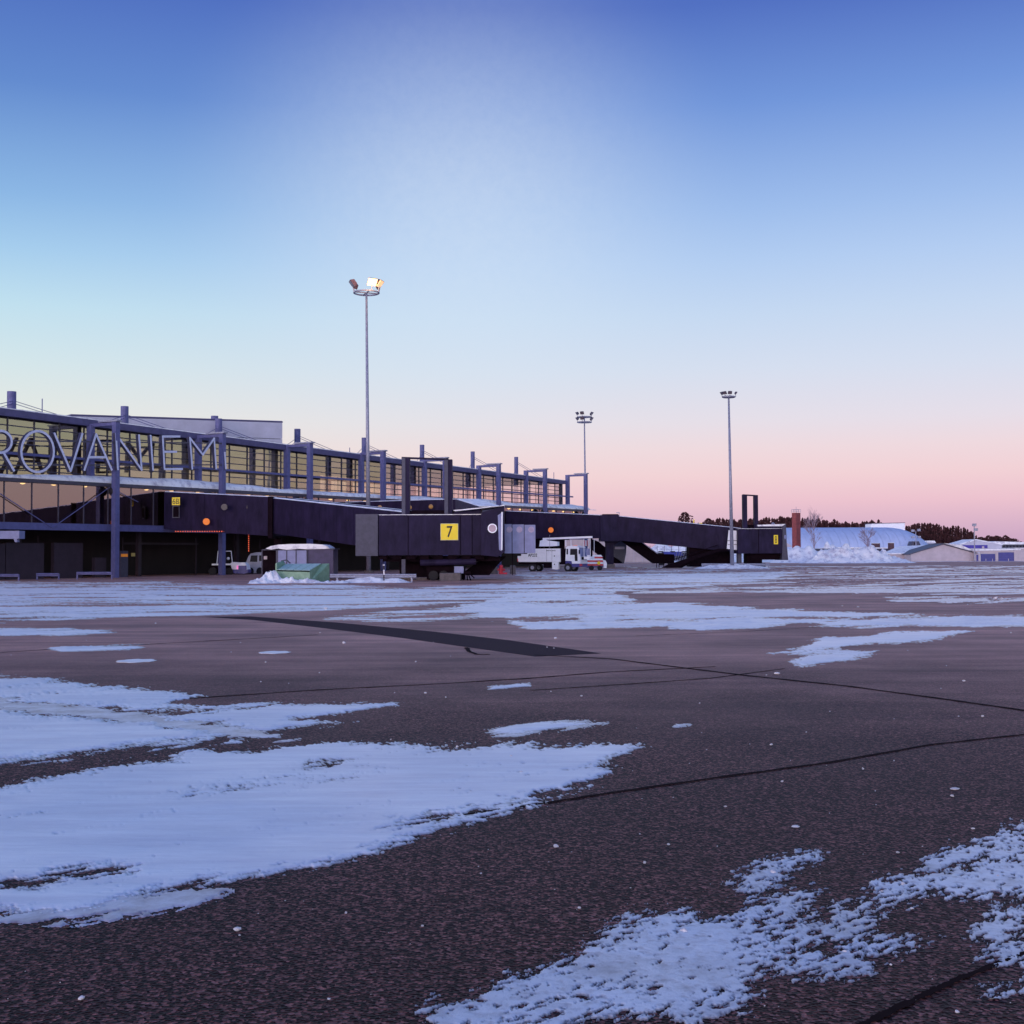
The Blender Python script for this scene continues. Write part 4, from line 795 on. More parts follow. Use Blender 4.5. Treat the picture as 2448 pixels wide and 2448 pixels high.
# work basket hanging in front of the cab
bk = MB().box((tx(1370), .6, tz(555)), (tx(1490), 2.0, tz(500))).build('basket_floor', 'white', TR, world=False)
for (x, y_) in [(1372, .62), (1488, .62), (1372, 1.98), (1488, 1.98)]: MB().tube((tx(x), y_, tz(520)), (tx(x), y_, tz(160)), .035, n=6).build('basket_post', 'white', bk, world=False)
MB().bar((tx(1475), 1.3, tz(130)), (tx(1475), 1.3, tz(510)), .16, .16, up=(1, 0, 0)).build('basket_mast', 'under', TR, world=False)
MB().box((tx(1410), .7, tz(470)), (tx(1455), 1.1, tz(350))).build('basket_nozzle_box', 'bellows', TR, world=False)
for k in range(3): MB().box((tx(1368), .61 + .45 * k, tz(300)), (tx(1374), 1.0 + .45 * k, tz(190))).build('warning_stripe', ('red', 'white', 'red')[k], bk, world=False)
text('AP232', 'fleet_number', (tx(345), -.001, tz(500)), (1, 0, 0), (0, 0, 1), tx(520) - tx(345), .36, TR, depth=.012, bold=.02, world=False)
text('DE-ICING', 'lettering', (tx(695), -.001, tz(395)), (1, 0, 0), (0, 0, 1), tx(870) - tx(695), .14, TR, depth=.012, bold=.02, world=False)
for y in (488, 648): c = Vector((tx(850), -.03, tz(y))); MB().tube(c, c + Vector((0, .02, 0)), .07, n=10).build('lock_knob', 'black', TR, world=False)

# red and white striped tanker trailer
TK = thing('striped_tank_trailer', 'low trailer with red and white stripes parked before the de-icing truck', 'trailer', (at(1422, 1323, 152).x, 152, 0))
for k in range(6):
    y0, y1 = 1326.5 + k * 4.3, 1326.5 + (k + 1) * 4.3
    inset = 3 if k == 0 else 0
    MB().pprism([(1404, y0), (1440 - inset + k * .3, y0), (1441 + k * .3, y1), (1404, y1)], 152, 2).build('stripe_panel', ('white', 'red')[k % 2], TK)
MB().pbox(1404, 1352.3, 1442, 1357, 152.1, 1.8).build('chassis', 'blue', TK)
MB().pprism([(1442, 1338), (1448, 1340), (1451, 1347), (1450, 1358), (1443, 1358)], 152.3, 1.5).build('front_body', 'white', TK)
for x in (1414, 1434): c = at(x, 1358, 151.9); MB().tube(c, c + Vector((0, .3, 0)), .3, n=14).build('wheel', 'rubber', TK)
c = at(1431.5, 1346, 151.9); MB().tube(c, c + Vector((0, .05, 0)), .2, n=12).build('yellow_disc', 'yellow', TK)

# ================================================================ LEFT-HAND VEHICLES AND CLUTTER
zz0 = lambda x: 480 + x / 5.367
zy0 = lambda y: 1300 + y / 5.367
def zp(pts, Y, d): return MB().pprism([(zz0(x), zy0(y)) for x, y in pts], Y, d)
def zb0(x0, y0, x1, y1, Y, d): return MB().pbox(zz0(x0), zy0(y0), zz0(x1), zy0(y1), Y, d)
BT = thing('baggage_tractor', 'small white and blue baggage tractor parked under the terminal', 'tractor', (at(548, 1323, 131).x, 131, 0))
zp([(400, 330), (380, 250), (400, 235), (470, 240), (555, 238), (590, 280), (600, 335)], 130.9, 1.6).build('bonnet', 'white', BT)
zp([(390, 330), (600, 330), (600, 372), (560, 385), (430, 378), (400, 360)], 130.8, 1.8).build('lower_body', 'blue', BT)
zb0(480, 280, 585, 335, 130.75, .1).build('grille', 'blue', BT)
zb0(462, 278, 480, 325, 130.72, .1).build('tail_lamp', 'tail', BT)
zb0(140, 255, 395, 275, 130.9, 1.6).build('deck', 'white', BT)
zb0(120, 275, 400, 365, 131.1, 1.2).build('chassis', 'under', BT)
for (x, y) in [(150, 355), (360, 360)]:
    c = at(zz0(x), zy0(y), 130.6); w_ = MB().tube(c, c + Vector((0, .3, 0)), .42, n=16).build('wheel', 'rubber', BT)
for (x0, x1) in [((205, 270), (222, 95)), ((405, 240), (390, 95)), ((222, 95), (390, 95))]:
    MB().tube(at(zz0(x0[0]), zy0(x0[1]), 131.1), at(zz0(x1[0]), zy0(x1[1]), 131.1), .05, n=6).build('roll_frame', 'white', BT)
MB().sphere(at(zz0(352), zy0(188), 131.0), .16, n=8, m=5).build('work_lamp', 'white', BT)
VN = thing('parked_van', 'silver van half hidden behind the dark container shelter', 'van', (at(610, 1323, 136.5).x, 136.5, 0))
zp([(575, 345), (580, 240), (610, 160), (640, 125), (720, 108), (960, 108), (960, 370), (600, 378)], 136, 2.0).build('body', 'panel', VN)
zp([(628, 230), (645, 150), (728, 148), (724, 232)], 135.95, .04).build('window', 'winglass', VN)
zp([(748, 222), (748, 148), (790, 148), (790, 222)], 135.95, .04).build('window', 'winglass', VN)
for x in (762, 630): c = at(zz0(x), zy0(352), 135.9); MB().tube(c, c + Vector((0, .3, 0)), .42, n=16).build('wheel', 'rubber', VN)
SH = thing('container_shelter', 'dark open container with pale side panels and a thick cap of snow', 'container', (at(680, 1323, 104).x, 104, 0))
YS = 103
zb0(778, 75, 790, 462, YS, .2).build('post', 'bridge_grey', SH); zb0(965, 70, 990, 440, YS, .2).build('post', 'bridge_grey', SH)
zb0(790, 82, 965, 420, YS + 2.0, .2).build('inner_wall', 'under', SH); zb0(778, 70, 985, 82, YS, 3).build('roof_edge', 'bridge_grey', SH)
zb0(808, 158, 850, 200, YS + 1.9, .05).build('notice', 'cream', SH)
for (x0, x1) in [(992, 1095), (1107, 1215), (1229, 1355)]: zb0(x0, 84, x1, 420, YS + .02, .08).build('side_panel', 'bellows', SH)
for x in (1095, 1216, 1355): zb0(x, 70, x + 12, 420, YS - .02, .12).build('post', 'bridge_grey', SH)
zb0(1368, 70, 1700, 420, YS + .1, 2.8).build('dark_container', mat('dark_blue_container', (.055, .045, .11), .6), SH)
zb0(990, 60, 1720, 72, YS, 3).build('roof_edge', 'bridge_grey', SH)
pl_ = [(830, 62), (900, 28), (1000, 10), (1150, 3), (1400, 0), (1550, 8), (1620, 30), (1655, 62), (1600, 66), (1360, 70), (1260, 64), (1100, 78), (985, 60), (900, 74)]
zp(pl_, YS - .1, 3.2).build('snow_cap', 'snow_deep', SH)
zp([(1660, 62), (1640, 8), (1700, 45), (1720, 62)], YS + 3, .5).build('tarp', 'bellows', SH)
SK = thing('green_grit_bin', 'pale green skip with sloping frosted lids standing in the snow', 'skip', (at(722, 1323, 93).x, 93, 0))
YK = 92.5
zp([(958, 255), (975, 245), (975, 335), (1400, 345), (1395, 495), (958, 460)], YK, .08).build('front_wall', 'green', SK)
p = lambda x, y, Y=YK: at(zz0(x), zy0(y), Y)
fl, fr_ = p(975, 335), p(1398, 345); bl, br = p(1090, 262, YK + 2.1), p(1545, 258, YK + 2.1); gl_, gr = p(958, 470), p(1395, 500)
br2 = p(1650, 252, YK + 2.6); gr2 = p(1650, 475, YK + 2.6); bmid = p(1560, 256, YK + 2.1)
MB().add([p(1398, 345, YK + .001), gr, gr2, br2, bmid], [(0, 1, 2, 3, 4)]).build('side_wall', 'green', SK)
bgl = Vector((bl.x, YK + 2.2, 0)); MB().add([bl, br, br2, Vector((br2.x, YK + 2.65, -.05)), bgl], [(0, 1, 2, 3, 4)]).build('rear_wall', 'green', SK)
for k in range(4):
    f0, f1 = k / 4 + .012, (k + 1) / 4 - .012
    q_ = [fl.lerp(fr_, f0), fl.lerp(fr_, f1), bl.lerp(br, f1), bl.lerp(br, f0)]
    MB().prism([v + Vector((0, 0, .03)) for v in q_], (0, 0, -.06)).build('lid', 'green_top', SK)
MB().prism([fl, fr_, br, bl], (0, 0, -.1)).build('lid_frame', 'green', SK)
MB().add([p(975, 245), p(975, 335), bl, p(1060, 215, YK + 2)], [(0, 1, 2, 3)]).build('side_flap', 'green', SK)
MB().tube(p(1030, 220, YK + 2), p(1100, 208, YK + 2), .05).build('lifting_bar', 'mullion', SK); MB().tube(p(1100, 208, YK + 2), p(1150, 250, YK + 2), .05).build('lifting_bar', 'mullion', SK)

def guardrail(label, x0, x1, yt, yb, Y, posts, slope=0, grp='guard rails along the apron edge', mt='galv'):
    a = at(x0, (yt + yb) / 2, Y); b = at(x1, (yt + yb) / 2, Y + slope); h = (yb - yt) / FPX * Y
    g_ = thing('guard_rail', label, 'barrier', Vector(((a.x + b.x) / 2, Y, 0)), 0, grp)
    d = (b - a).normalized(); prof = [(0, -.5), (-.06, -.38), (-.06, -.18), (0, -.05), (0, .05), (-.06, .18), (-.06, .38), (0, .5)]
    v = []; v2 = []
    for e in (a, b):
        for (o_, z) in prof: v.append(Vector((e.x, e.y + o_, e.z + z * h)))
    n = len(prof); f = [(k, k + 1, k + 1 + n, k + n) for k in range(n - 1)]; f += [tuple(reversed(q_)) for q_ in f]
    bk_ = MB(); v3 = v + [q_ + Vector((0, .02, 0)) for q_ in v]; f = [(k, k + n, k + 1 + n, k + 1) for k in range(n - 1)] + [(2 * n + k, 2 * n + k + 1, 3 * n + k + 1, 3 * n + k) for k in range(n - 1)]
    bk_.add(v3, f).build('rail', mt, g_)
    for x in posts:
        t_ = (x - x0) / (x1 - x0); c = a.lerp(b, t_); MB().box((c.x - .06, c.y + .03, -.02), (c.x + .06, c.y + .13, c.z + h * .3)).build('post', mt, g_)
    return g_
guardrail('long guard rail in the snow right of the green grit bin', 789, 995, 1372, 1381, 92, [806, 888, 917, 984])
guardrail('guard rail half in snow before the right bridge', 1677, 1840, 1347, 1352.5, 164, [1680, 1720, 1762, 1800, 1838])
guardrail('low guard rail at the left edge before the service doors', -40, 45, 1372, 1379, 104, [-38, 44], mt='steel')
guardrail('short guard rail between two service doors, second from the left edge', 87, 141, 1370, 1378, 108, [88, 140], mt='steel')
guardrail('guard rail left of the first tall steel post', 183, 268, 1367, 1374, 108.5, [184, 267], mt='steel')
MB_ = lambda: MB()
MP = thing('marker_post', 'thin black and white marker post behind the guard rail', 'post', at(917.5, 1323, 91.5).to_2d().to_3d())
MB().pbox(916.5, 1362, 919, 1374, 91.5, .07).build('white_band', 'white', MP); MB().pbox(916.5, 1352, 919, 1361.8, 91.5, .07).build('black_band', 'black', MP); MB().pbox(915.5, 1349.5, 919.5, 1352, 91.48, .1).build('cap', 'white', MP)
MB().pbox(916.6, 1374, 918.9, 1396, 91.51, .06).build('stake', 'under', MP)
def block(label, x0, y0, x1, y1, Y, d, mt='concrete', grp='concrete blocks at the bridge heads', name='concrete_block', cat='block'):
    c = at((x0 + x1) / 2, 1323, Y + d / 2); o = MB(); o.pbox(x0, y0, x1, y1, Y, d); o = o.build(name, mt, loc=Vector((c.x, c.y, 0)))
    bv = o.modifiers.new('bevel', 'BEVEL'); bv.width = .06; bv.segments = 2; return tag(o, label, cat, grp)
block('wide worn concrete block right of the bogie under bridge 7', 1051, 1370, 1101, 1391, 97.0, 1.6)
block('low dark concrete kerb block behind the guard rail end', 950, 1377, 985, 1390, 101, 1.0)
block('flat pale block left of the wide concrete block', 996, 1381, 1026, 1389, 100, .8)
block('pale upright concrete block left of the red hydrant', 1173, 1355, 1190, 1374, 128, 1.2)
block('upright concrete block between red hydrant and truck', 1219, 1352, 1233, 1373, 128, 1.2)
HG = thing('fire_hydrant', 'dark red hydrant between two concrete blocks', 'hydrant', (at(1198, 1323, 127).x, 127, 0))
c = at(1198, 1374, 127); c.z = 0
MB().tube(c, c + Vector((0, 0, .75)), .22, .2, n=12).build('barrel', 'red', HG); MB().sphere(c + Vector((0, 0, .75)), .22, n=12, m=6).build('bonnet', 'red', HG)
MB().tube(c + Vector((-.36, 0, .45)), c + Vector((.4, 0, .45)), .1, n=10).build('outlet', 'red', HG); MB().tube(c + Vector((.15, -.1, .06)), c + Vector((.62, -.1, .06)), .12, n=10).build('hose', 'red', HG)
TJ = thing('towing_trestle', 'small black four-legged trestle on the snow by the wide concrete block', 'trestle', (at(1120, 1323, 98.5).x, 98.5, 0))
for (x, y) in [(1108, 1390), (1118, 1391), (1126, 1389), (1134, 1382)]: MB().tube(at(1115 + (x - 1115) * .35, 1370, 98.8), at(x, y, 98.5), .05, n=6).build('leg', 'under', TJ)
MB().pbox(1111, 1366, 1125, 1372, 98.5, .5).build('top', 'under', TJ)
AC = thing('overhead_unit', 'pale box unit hanging under the terminal floor at the left edge', 'equipment', at(20, 1323, 104).to_2d().to_3d())
MB().pbox(-40, 1269, 46, 1288, 104, 1.2).build('casing', 'bellows', AC); MB().pprism([(32, 1288), (41, 1288), (41, 1296), (36, 1296)], 104.1, .5).build('bracket', 'bellows', AC)

# snow banks near the bins and mast, and mast foot
X_ = lambda px, Y: at(px, 1323, Y).x
mound('lumpy snow bank heaped against the green grit bin', X_(590, 90), 87, X_(830, 90), 94.5, [(X_(640, 92), 92.0, 1.1, .8, .45), (X_(655, 92), 91.8, .5, .5, .35), (X_(684, 91), 91.7, .7, .4, .27), (X_(706, 91), 91.6, .5, .35, .27), (X_(728, 91), 91.7, .6, .35, .24), (X_(745, 91), 91.4, .6, .5, .2), (X_(800, 91), 91, 1.6, .9, .25), (X_(620, 91), 91, 1.6, 1, .25)], res=.06, rough=.55, fs=2.6)
mound('low snow bank under the long guard rail', X_(820, 91), 89, X_(985, 91), 94.5, [(X_(850, 92), 92.2, 1.6, 1, .36), (X_(905, 92), 92.2, 1.5, 1, .33), (X_(950, 92), 91.8, 1.0, .8, .25)], res=.08, rough=.3, fs=1.5)
cs = at(1750, 1323, 164)
mound('snow bank under the right guard rail and slim mast', cs.x - 6, 159, cs.x + 7, 167, [(at(1690, 1323, 163).x, 163.5, 1.6, 1.4, .4), (at(1730, 1323, 163).x, 163.5, 1.8, 1.4, .5), (at(1770, 1323, 163).x, 163.5, 1.8, 1.4, .5), (at(1815, 1323, 163).x, 163.3, 1.8, 1.3, .35)], res=.12, rough=.25, fs=1.2)

# ================================================================ FAR SIDE
def pile(label, items, Y, x0, x1, res=.3, rough=.3, fs=.5, seed=5, depth=5, yb=1342):
    a, b = at(x0, 1323, Y).x, at(x1, 1323, Y).x; bm = []
    for (px, py, wpx) in items:
        t_ = at(px, py, Y); bm.append((t_.x, Y, wpx / FPX * Y, depth * .5, t_.z + .1))
    return mound(label, a, Y - depth * 1.5, b, Y + depth * 1.5, bm, res=res, rough=rough, fs=fs, seed=seed, mx=True)
pile('tall heap of ploughed snow in front of the pale arched hall', [(2000, 1309, 26), (2024, 1306, 20), (2045, 1313, 24), (2085, 1306, 24), (2066, 1314, 22), (2112, 1318, 24), (1970, 1318, 34), (2140, 1332, 30)], 240, 1860, 2240, .2, .6, .9, 5, 6)
pile('smooth snow heap behind the right bridge head', [(1905, 1305, 28), (1935, 1303, 24), (1880, 1312, 22), (1960, 1318, 22)], 250, 1840, 2030, .25, .2, .5, 9, 6)
pile('distant round snow heap beneath the pale arched hall', [(1977, 1294, 12), (1990, 1300, 12)], 300, 1935, 2030, .3, .2, .5, 19, 5)
pile('long snow bank seen below the right bridge', [(1530, 1300, 30), (1580, 1297, 40), (1630, 1296, 40), (1690, 1298, 40), (1740, 1300, 40)], 300, 1440, 1830, .5, .12, .3, 21, 7)
tag(MB().pbox(1836, 1346.5, 2448 + 60, 1344, 225, 4).build('snow_edge', 'snow_deep'), kind='structure') if False else None

# brick tower
TW = thing('brick_tower', 'slim red brick tower with a railing on top behind the snow heaps', 'tower', (at(1903, 1323, 300).x, 300, 0))
a_, b_, c_ = at(1893.5, 1226, 300), at(1904, 1226, 299), at(1913.5, 1226, 300.4); zt = a_.z; hN = 36; dz = zt / hN
corn = [Vector((a_.x, 300.3, 0)), Vector((b_.x, 299.3, 0)), Vector((c_.x, 300.4, 0)), Vector((at(1903.5, 1226, 301.6).x, 301.5, 0))]
MB().prism([c for c in corn], (0, 0, zt)).build('shaft', 'brick', TW)
for k in range(hN // 2):
    z0 = k * dz * 2; cc = sum(corn, Vector()) / 4; q_ = [cc + (c - cc) * 1.012 + Vector((0, 0, z0 + dz * 1.8)) for c in corn]
    MB().prism(q_, (0, 0, dz * .12)).build('brick_course', 'brick2', TW)
cc = sum(corn, Vector()) / 4
for c in corn + [(corn[i] + corn[(i + 1) % 4]) / 2 for i in range(4)]:
    p_ = cc + (c - cc) * 1.08; MB().tube(p_ + Vector((0, 0, zt)), p_ + Vector((0, 0, zt + .8)), .035, n=5).build('railing_post', 'galv', TW)
rl = MB()
for z_ in (.42, .8):
    for i in range(4): rl.tube(cc + (corn[i] - cc) * 1.08 + Vector((0, 0, zt + z_)), cc + (corn[(i + 1) % 4] - cc) * 1.08 + Vector((0, 0, zt + z_)), .03, n=5)
rl.build('railing', 'galv', TW); MB().tube(cc + Vector((0, 0, zt)), cc + Vector((0, 0, zt + 1.5)), .04, n=5).build('antenna', 'galv', TW)

# arched hall with rounded end
AH = thing('arched_hall', 'large pale arched sheet hall with a rounded right end', 'hall', (at(2020, 1323, 335).x, 335, 0))
YH = 345; Wd = 17; HZ = at(2000, 1261, YH).z; xa = at(1840, 1300, YH).x; xb = at(2110, 1300, YH).x; xe = at(2214, 1300, YH).x; Lx = xe - xb
def hall_seg(x0, x1, n=14):
    v = []
    for x in (x0, x1):
        w_ = math.sqrt(max(0, 1 - max(0, (x - xb) / Lx) ** 2.2))
        for k in range(n + 1):
            th = math.pi * k / n; v.append((x, YH - math.cos(th) * Wd * (.25 + .75 * w_), HZ * (math.sin(th) ** .8) * w_ - .02))
    return MB().add(v, [(k, k + n + 1, k + n + 2, k + 1) for k in range(n)])
xs_ = list(np.linspace(xa, xb, 15)) + [xb + Lx * math.sin(R(a)) for a in (9, 18, 27, 36, 45, 54, 63, 72, 80, 86, 90)]
for x0, x1 in zip(xs_[:-1], xs_[1:]): hall_seg(x0 + .03, x1 - .03).build('roof_panel', 'tent', AH, smooth=True)
MB().pprism([(1878, 1296), (1893, 1305), (1893, 1318), (1878, 1318)], 329, .3).build('lower_wall', 'cream', AH)
BX = thing('roof_box_building', 'plain pale box building standing up behind the arched hall', 'building', (at(2120, 1323, 372).x, 372, 0))
MB().pprism([(2082, 1252), (2163, 1250), (2163, 1310), (2082, 1310)], 370, 6).build('wall', 'white', BX); MB().pprism([(2081, 1251), (2164, 1249), (2164, 1250.2), (2081, 1252.2)], 369.8, 6.4).build('roof_edge', 'bridge_grey', BX)

# cream sheds and garages
GS = thing('cream_gable_shed', 'low cream shed with a wide snow-covered gable roof', 'shed', (at(2255, 1323, 272).x, 272, 0))
YG = 270
MB().pprism([(2178, 1323), (2255, 1301), (2331, 1322), (2331, 1343), (2178, 1343)], YG, 9).build('gable_wall', 'cream', GS)
MB().pprism([(2172, 1324.5), (2255, 1300), (2255, 1302), (2174, 1326)], YG - .3, 9.5).build('roof_left', 'mullion', GS)
MB().pprism([(2255, 1299.3), (2338, 1322), (2336, 1324), (2255, 1301.5)], YG - .3, 9.5).build('roof_right', 'mullion', GS)
MB().pprism([(2257, 1298.6), (2300, 1303.5), (2338, 1321.5), (2300, 1311.5)], YG + .5, 8).build('roof_snow', 'snow_deep', GS)
AX = thing('cream_side_shed', 'low cream shed with a snowy roof left of the gable shed', 'shed', (at(2150, 1323, 276).x, 276, 0))
MB().pbox(2118, 1325, 2180, 1343, 275, 8).build('wall', 'cream', AX)
a, b, c, d_ = at(2108, 1324, 274.6), at(2180, 1324, 274.6), at(2222, 1304, 286), at(2150, 1307, 286)
MB().hexa([a - Vector((0, 0, .1)), b - Vector((0, 0, .1)), c - Vector((0, 0, .1)), d_ - Vector((0, 0, .1))], [a + Vector((0, 0, .12)), b + Vector((0, 0, .12)), c + Vector((0, 0, .12)), d_ + Vector((0, 0, .12))]).build('roof_snow', 'snow_deep', AX)
for x in (2122, 2171): MB().pbox(x, 1326, x + 4, 1328.5, 274.7, .2).build('wall_lamp', 'mullion', AX)
for (x0, y0, x1, y1, Y, lb) in [(2087, 1299, 2104, 1313, 300, 'square dark brown chimney stack left of the other one'), (2127, 1298, 2137.5, 1314, 292, 'narrow dark chimney stack with a snowy cap')]:
    c = at((x0 + x1) / 2, 1323, Y); t_ = thing('chimney_stack', lb, 'chimney', (c.x, Y, 0), 0, 'dark chimney stacks'); MB().pbox(x0, y0, x1, y1, Y, 1.4).build('stack', mat('dark_brick', (.10, .05, .06), .8), t_)
    MB().pbox(x0 - .5, y0 - .8, x1 + .5, y0, Y - .1, 1.6).build('snow_cap', 'snow_deep', t_)
LR = thing('low_snowy_shed', 'long low dark-walled shed roofed in snow behind the snow heaps', 'shed', (at(2110, 1323, 296).x, 296, 0))
MB().pbox(1960, 1311, 2160, 1330, 296, 6).build('wall', 'bridge_grey', LR); MB().pprism([(1955, 1311.5), (1990, 1308), (2160, 1309), (2165, 1311.5)], 295.8, 6.4).build('roof_snow', 'snow_deep', LR)
GR = thing('garage_block', 'low cream garage block with two wide blue doors', 'garage', (at(2380, 1323, 268).x, 268, 0))
YR = 268
for (x0, x1) in [(2332, 2344), (2380, 2386), (2425, 2450)]: MB().pbox(x0, 1323 if x0 < 2400 else 1319, x1, 1343, YR, .3).build('wall_pier', 'cream', GR)
MB().pbox(2332, 1316.5, 2450, 1323 if False else 1320, YR + .01, 8).build('lintel', 'cream', GR)
MB().pbox(2344, 1320, 2386, 1323.5, YR + .02, .3).build('lintel', 'cream', GR)
MB().pprism([(2330, 1313), (2440, 1312), (2440, 1315), (2330, 1316.3)], YR - .3, 8.5).build('roof_snow', 'snow_deep', GR)
for (x0, x1, y0) in [(2345, 2380, 1324), (2387, 2425, 1320.5)]:
    dn = 5
    dr = MB().pbox(x0, y0, x1, 1342.5, YR + .22, .1).build('garage_door', 'blue_door', GR)
    for k in range(1, dn): yy = y0 + (1341.5 - y0) * k / dn; MB().pbox(x0 + .5, yy - .25, x1 - .5, yy + .25, YR + .18, .03).build('door_rib', 'blue', dr)
MB().pbox(2386.2, 1322, 2386.9, 1343, YR - .02, .1).build('downpipe', 'galv', GR)
MB().pbox(2334, 1326, 2339, 1341, YR - .03, .05).build('side_door', 'blue', GR)
for (x, lb) in [(2357, 'short pale bollard before the left blue garage door, left of the other one there'), (2373, 'short pale bollard before the right half of the left blue garage door'), (2411, 'short pale bollard before the right-hand blue garage door')]:
    c = at(x, 1343, YR - 1.5); tag(MB().tube(Vector((c.x, c.y, 0)), Vector((c.x, c.y, .55)), .07, n=8).build('bollard', 'cream', loc=Vector((c.x, c.y, 0))), lb, 'bollard', 'bollards before the garage doors')
RW = thing('pale_end_building', 'plain pale building at the right edge beyond the garages', 'building', (at(2460, 1323, 280).x, 280, 0))
MB().pbox(2426, 1311, 2520, 1343, 280, 8).build('wall', 'cream', RW); MB().pbox(2425, 1309.5, 2522, 1311, 279.8, 8.4).build('roof_snow', 'snow_deep', RW)
HS = thing('gable_house', 'house with a shallow snowy gable and a deep blue band behind the garages', 'house', (at(2340, 1323, 320).x, 320, 0))
MB().pprism([(2298, 1301), (2334, 1290.5), (2366, 1297), (2395, 1303), (2395, 1325), (2298, 1325)], 320, 9).build('gable_wall', 'panel', HS)
MB().pprism([(2294, 1300.5), (2334, 1289), (2398, 1301), (2398, 1303.2), (2334, 1291), (2296, 1302.5)], 319.5, 10).build('roof_snow', 'snow_deep', HS)
MB().pbox(2297, 1303, 2361, 1311, 319.9, .08).build('blue_band', mat('deep_blue_band', (.05, .03, .32), .5), HS)
MB().pbox(2348, 1306, 2353, 1311, 319.7, .15).build('vent_box', 'cream', HS)
H2 = thing('distant_flat_house', 'distant flat-roofed building under snow right of the gable house', 'house', (at(2420, 1323, 360).x, 360, 0))
MB().pbox(2390, 1301, 2520, 1316, 360, 8).build('wall', 'bridge_grey', H2); MB().pprism([(2366, 1299), (2380, 1294), (2520, 1298), (2520, 1301.5), (2390, 1301.5)], 359.5, 9).build('roof_snow', 'snow_deep', H2)
for k in range(7): MB().pbox(2398 + k * 8, 1304, 2402 + k * 8, 1308, 359.9, .08).build('window', 'winglass', H2)
H3 = thing('far_white_roof', 'small distant shed with a white roof at the foot of the dark spruces', 'shed', (at(2222, 1323, 340).x, 340, 0))
MB().pbox(2206, 1298, 2236, 1312, 340, 6).build('wall', 'panel', H3); MB().pprism([(2203, 1297), (2212, 1292.5), (2234, 1292.5), (2238, 1298)], 339.7, 6.5).build('roof_snow', 'snow_deep', H3)
H4 = thing('hatch_house', 'small grey slatted roof house on the arched hall end', 'shed', (at(2188, 1323, 322).x, 322, 0))
MB().pprism([(2178, 1303), (2181, 1294), (2197, 1294), (2201, 1303), (2201, 1312), (2178, 1312)], 322, 3).build('wall', 'bridge_grey', H4); MB().pbox(2186, 1297, 2188, 1303, 321.9, .1).build('door', 'under', H4)
PW = thing('pale_warehouse', 'pale warehouse wall glimpsed under the right bridge', 'warehouse', (at(1500, 1323, 262).x, 262, 0))
MB().pprism([(1340, 1288), (1500, 1288), (1500, 1304), (1566, 1341), (1566, 1345), (1340, 1345)], 262, 6).build('wall', 'cream', PW)
for k in range(8): MB().pbox(1395 + k * 20, 1306, 1395.8 + k * 20, 1344, 261.95, .04).build('wall_joint', 'panel', PW)
BTR = thing('blue_trailer', 'blue covered trailer with machinery seen below the right bridge', 'trailer', (at(1610, 1323, 215).x, 215, 0))
MB().pprism([(1586, 1319), (1632, 1319), (1632, 1328), (1612, 1329), (1588, 1325)], 215, 3).build('tarpaulin', mat('bright_blue_tarp', (.07, .09, .55), .5, 0, .3, 2), BTR)
for x in (1577, 1605, 1633): MB().pbox(x, 1317.5, x + 9, 1320, 214.8, 2).build('roof_vent', 'under', BTR)
MB().pbox(1574, 1321, 1646, 1340, 215.4, 2).build('frame', 'bridge_grey', BTR)
for k in range(9): MB().tube(at(1614 + k * 4, 1342, 214.8), at(1618 + k * 4 + (k % 3) * 3, 1320, 214.8), .07, n=5).build('lattice_rod', 'galv', BTR)
for x in (1582, 1604, 1628): c = at(x, 1347, 214.9); MB().tube(c, c + Vector((0, .4, 0)), .5, n=14).build('wheel', 'rubber', BTR)
# fence behind
FN = thing('wire_fence', 'thin wire fence on the snow bank under the right bridge', 'fence', (at(1600, 1323, 288).x, 288, 0))
for k in range(14): x = 1520 + k * 17; MB().tube(at(x, 1330, 288), at(x, 1304.5, 288), .055, n=5).build('fence_post', 'mullion', FN)
for y in (1305.5, 1314): MB().tube(at(1520, y, 288), at(1741, y, 288), .02, n=4).build('fence_wire', 'mullion', FN)
# yellow signs above ramp, little person-height things
for (x, y0, y1, w, lb) in [(1659, 1242, 1256, 3, 'narrow tall yellow sign beyond the right ramp'), (1675, 1250, 1256, 7, 'small square yellow sign beyond the right ramp')]:
    c = at(x, 1323, 210); t_ = thing('taxiway_sign', lb, 'sign', (c.x, 210, 0)); MB().pbox(x - w / 2, y0, x + w / 2, y1, 210, .15).build('panel', 'yellow', t_); MB().tube((c.x, 210.2, 0), (c.x, 210.2, at(x, y1, 210).z), .06, n=6).build('post', 'galv', t_)

def small_mast(label, x, y0, y1, Y, heads):
    c = at(x, 1323, Y); t_ = thing('area_light', label, 'light mast', (c.x, Y, 0)); zt = at(x, y0, Y).z
    MB().tube((c.x, Y, 0), (c.x, Y, zt), .16, .1, n=8).build('pole', 'galv', t_)
    for (dx, dzp) in heads: MB().box((c.x + dx - .35, Y - .35, zt + dzp - .25), (c.x + dx + .35, Y + .2, zt + dzp + .3)).build('lamp_head', 'galv', t_)
small_mast('area light with four lamp heads beside the arched hall', 2190, 1269, 1310, 310, [(-.75, 0), (.75, .15), (-.8, -1.6), (.8, -1.6)])
small_mast('tall thin area light in front of the gable house', 2330, 1255, 1343, 262, [(0, 0), (.3, -1.0)])
c = at(1481, 1323, 300); t_ = thing('street_lamp', 'distant street lamp with one short arm above the right ramp', 'street lamp', (c.x, 300, 0)); zt = at(1481, 1226, 300).z
MB().tube((c.x, 300, 0), (c.x, 300, zt), .1, .07, n=6).build('pole', 'galv', t_); MB().box((c.x - .7, 299.9, zt - .05), (c.x + .1, 300.2, zt + .12)).build('lamp_head', 'galv', t_)

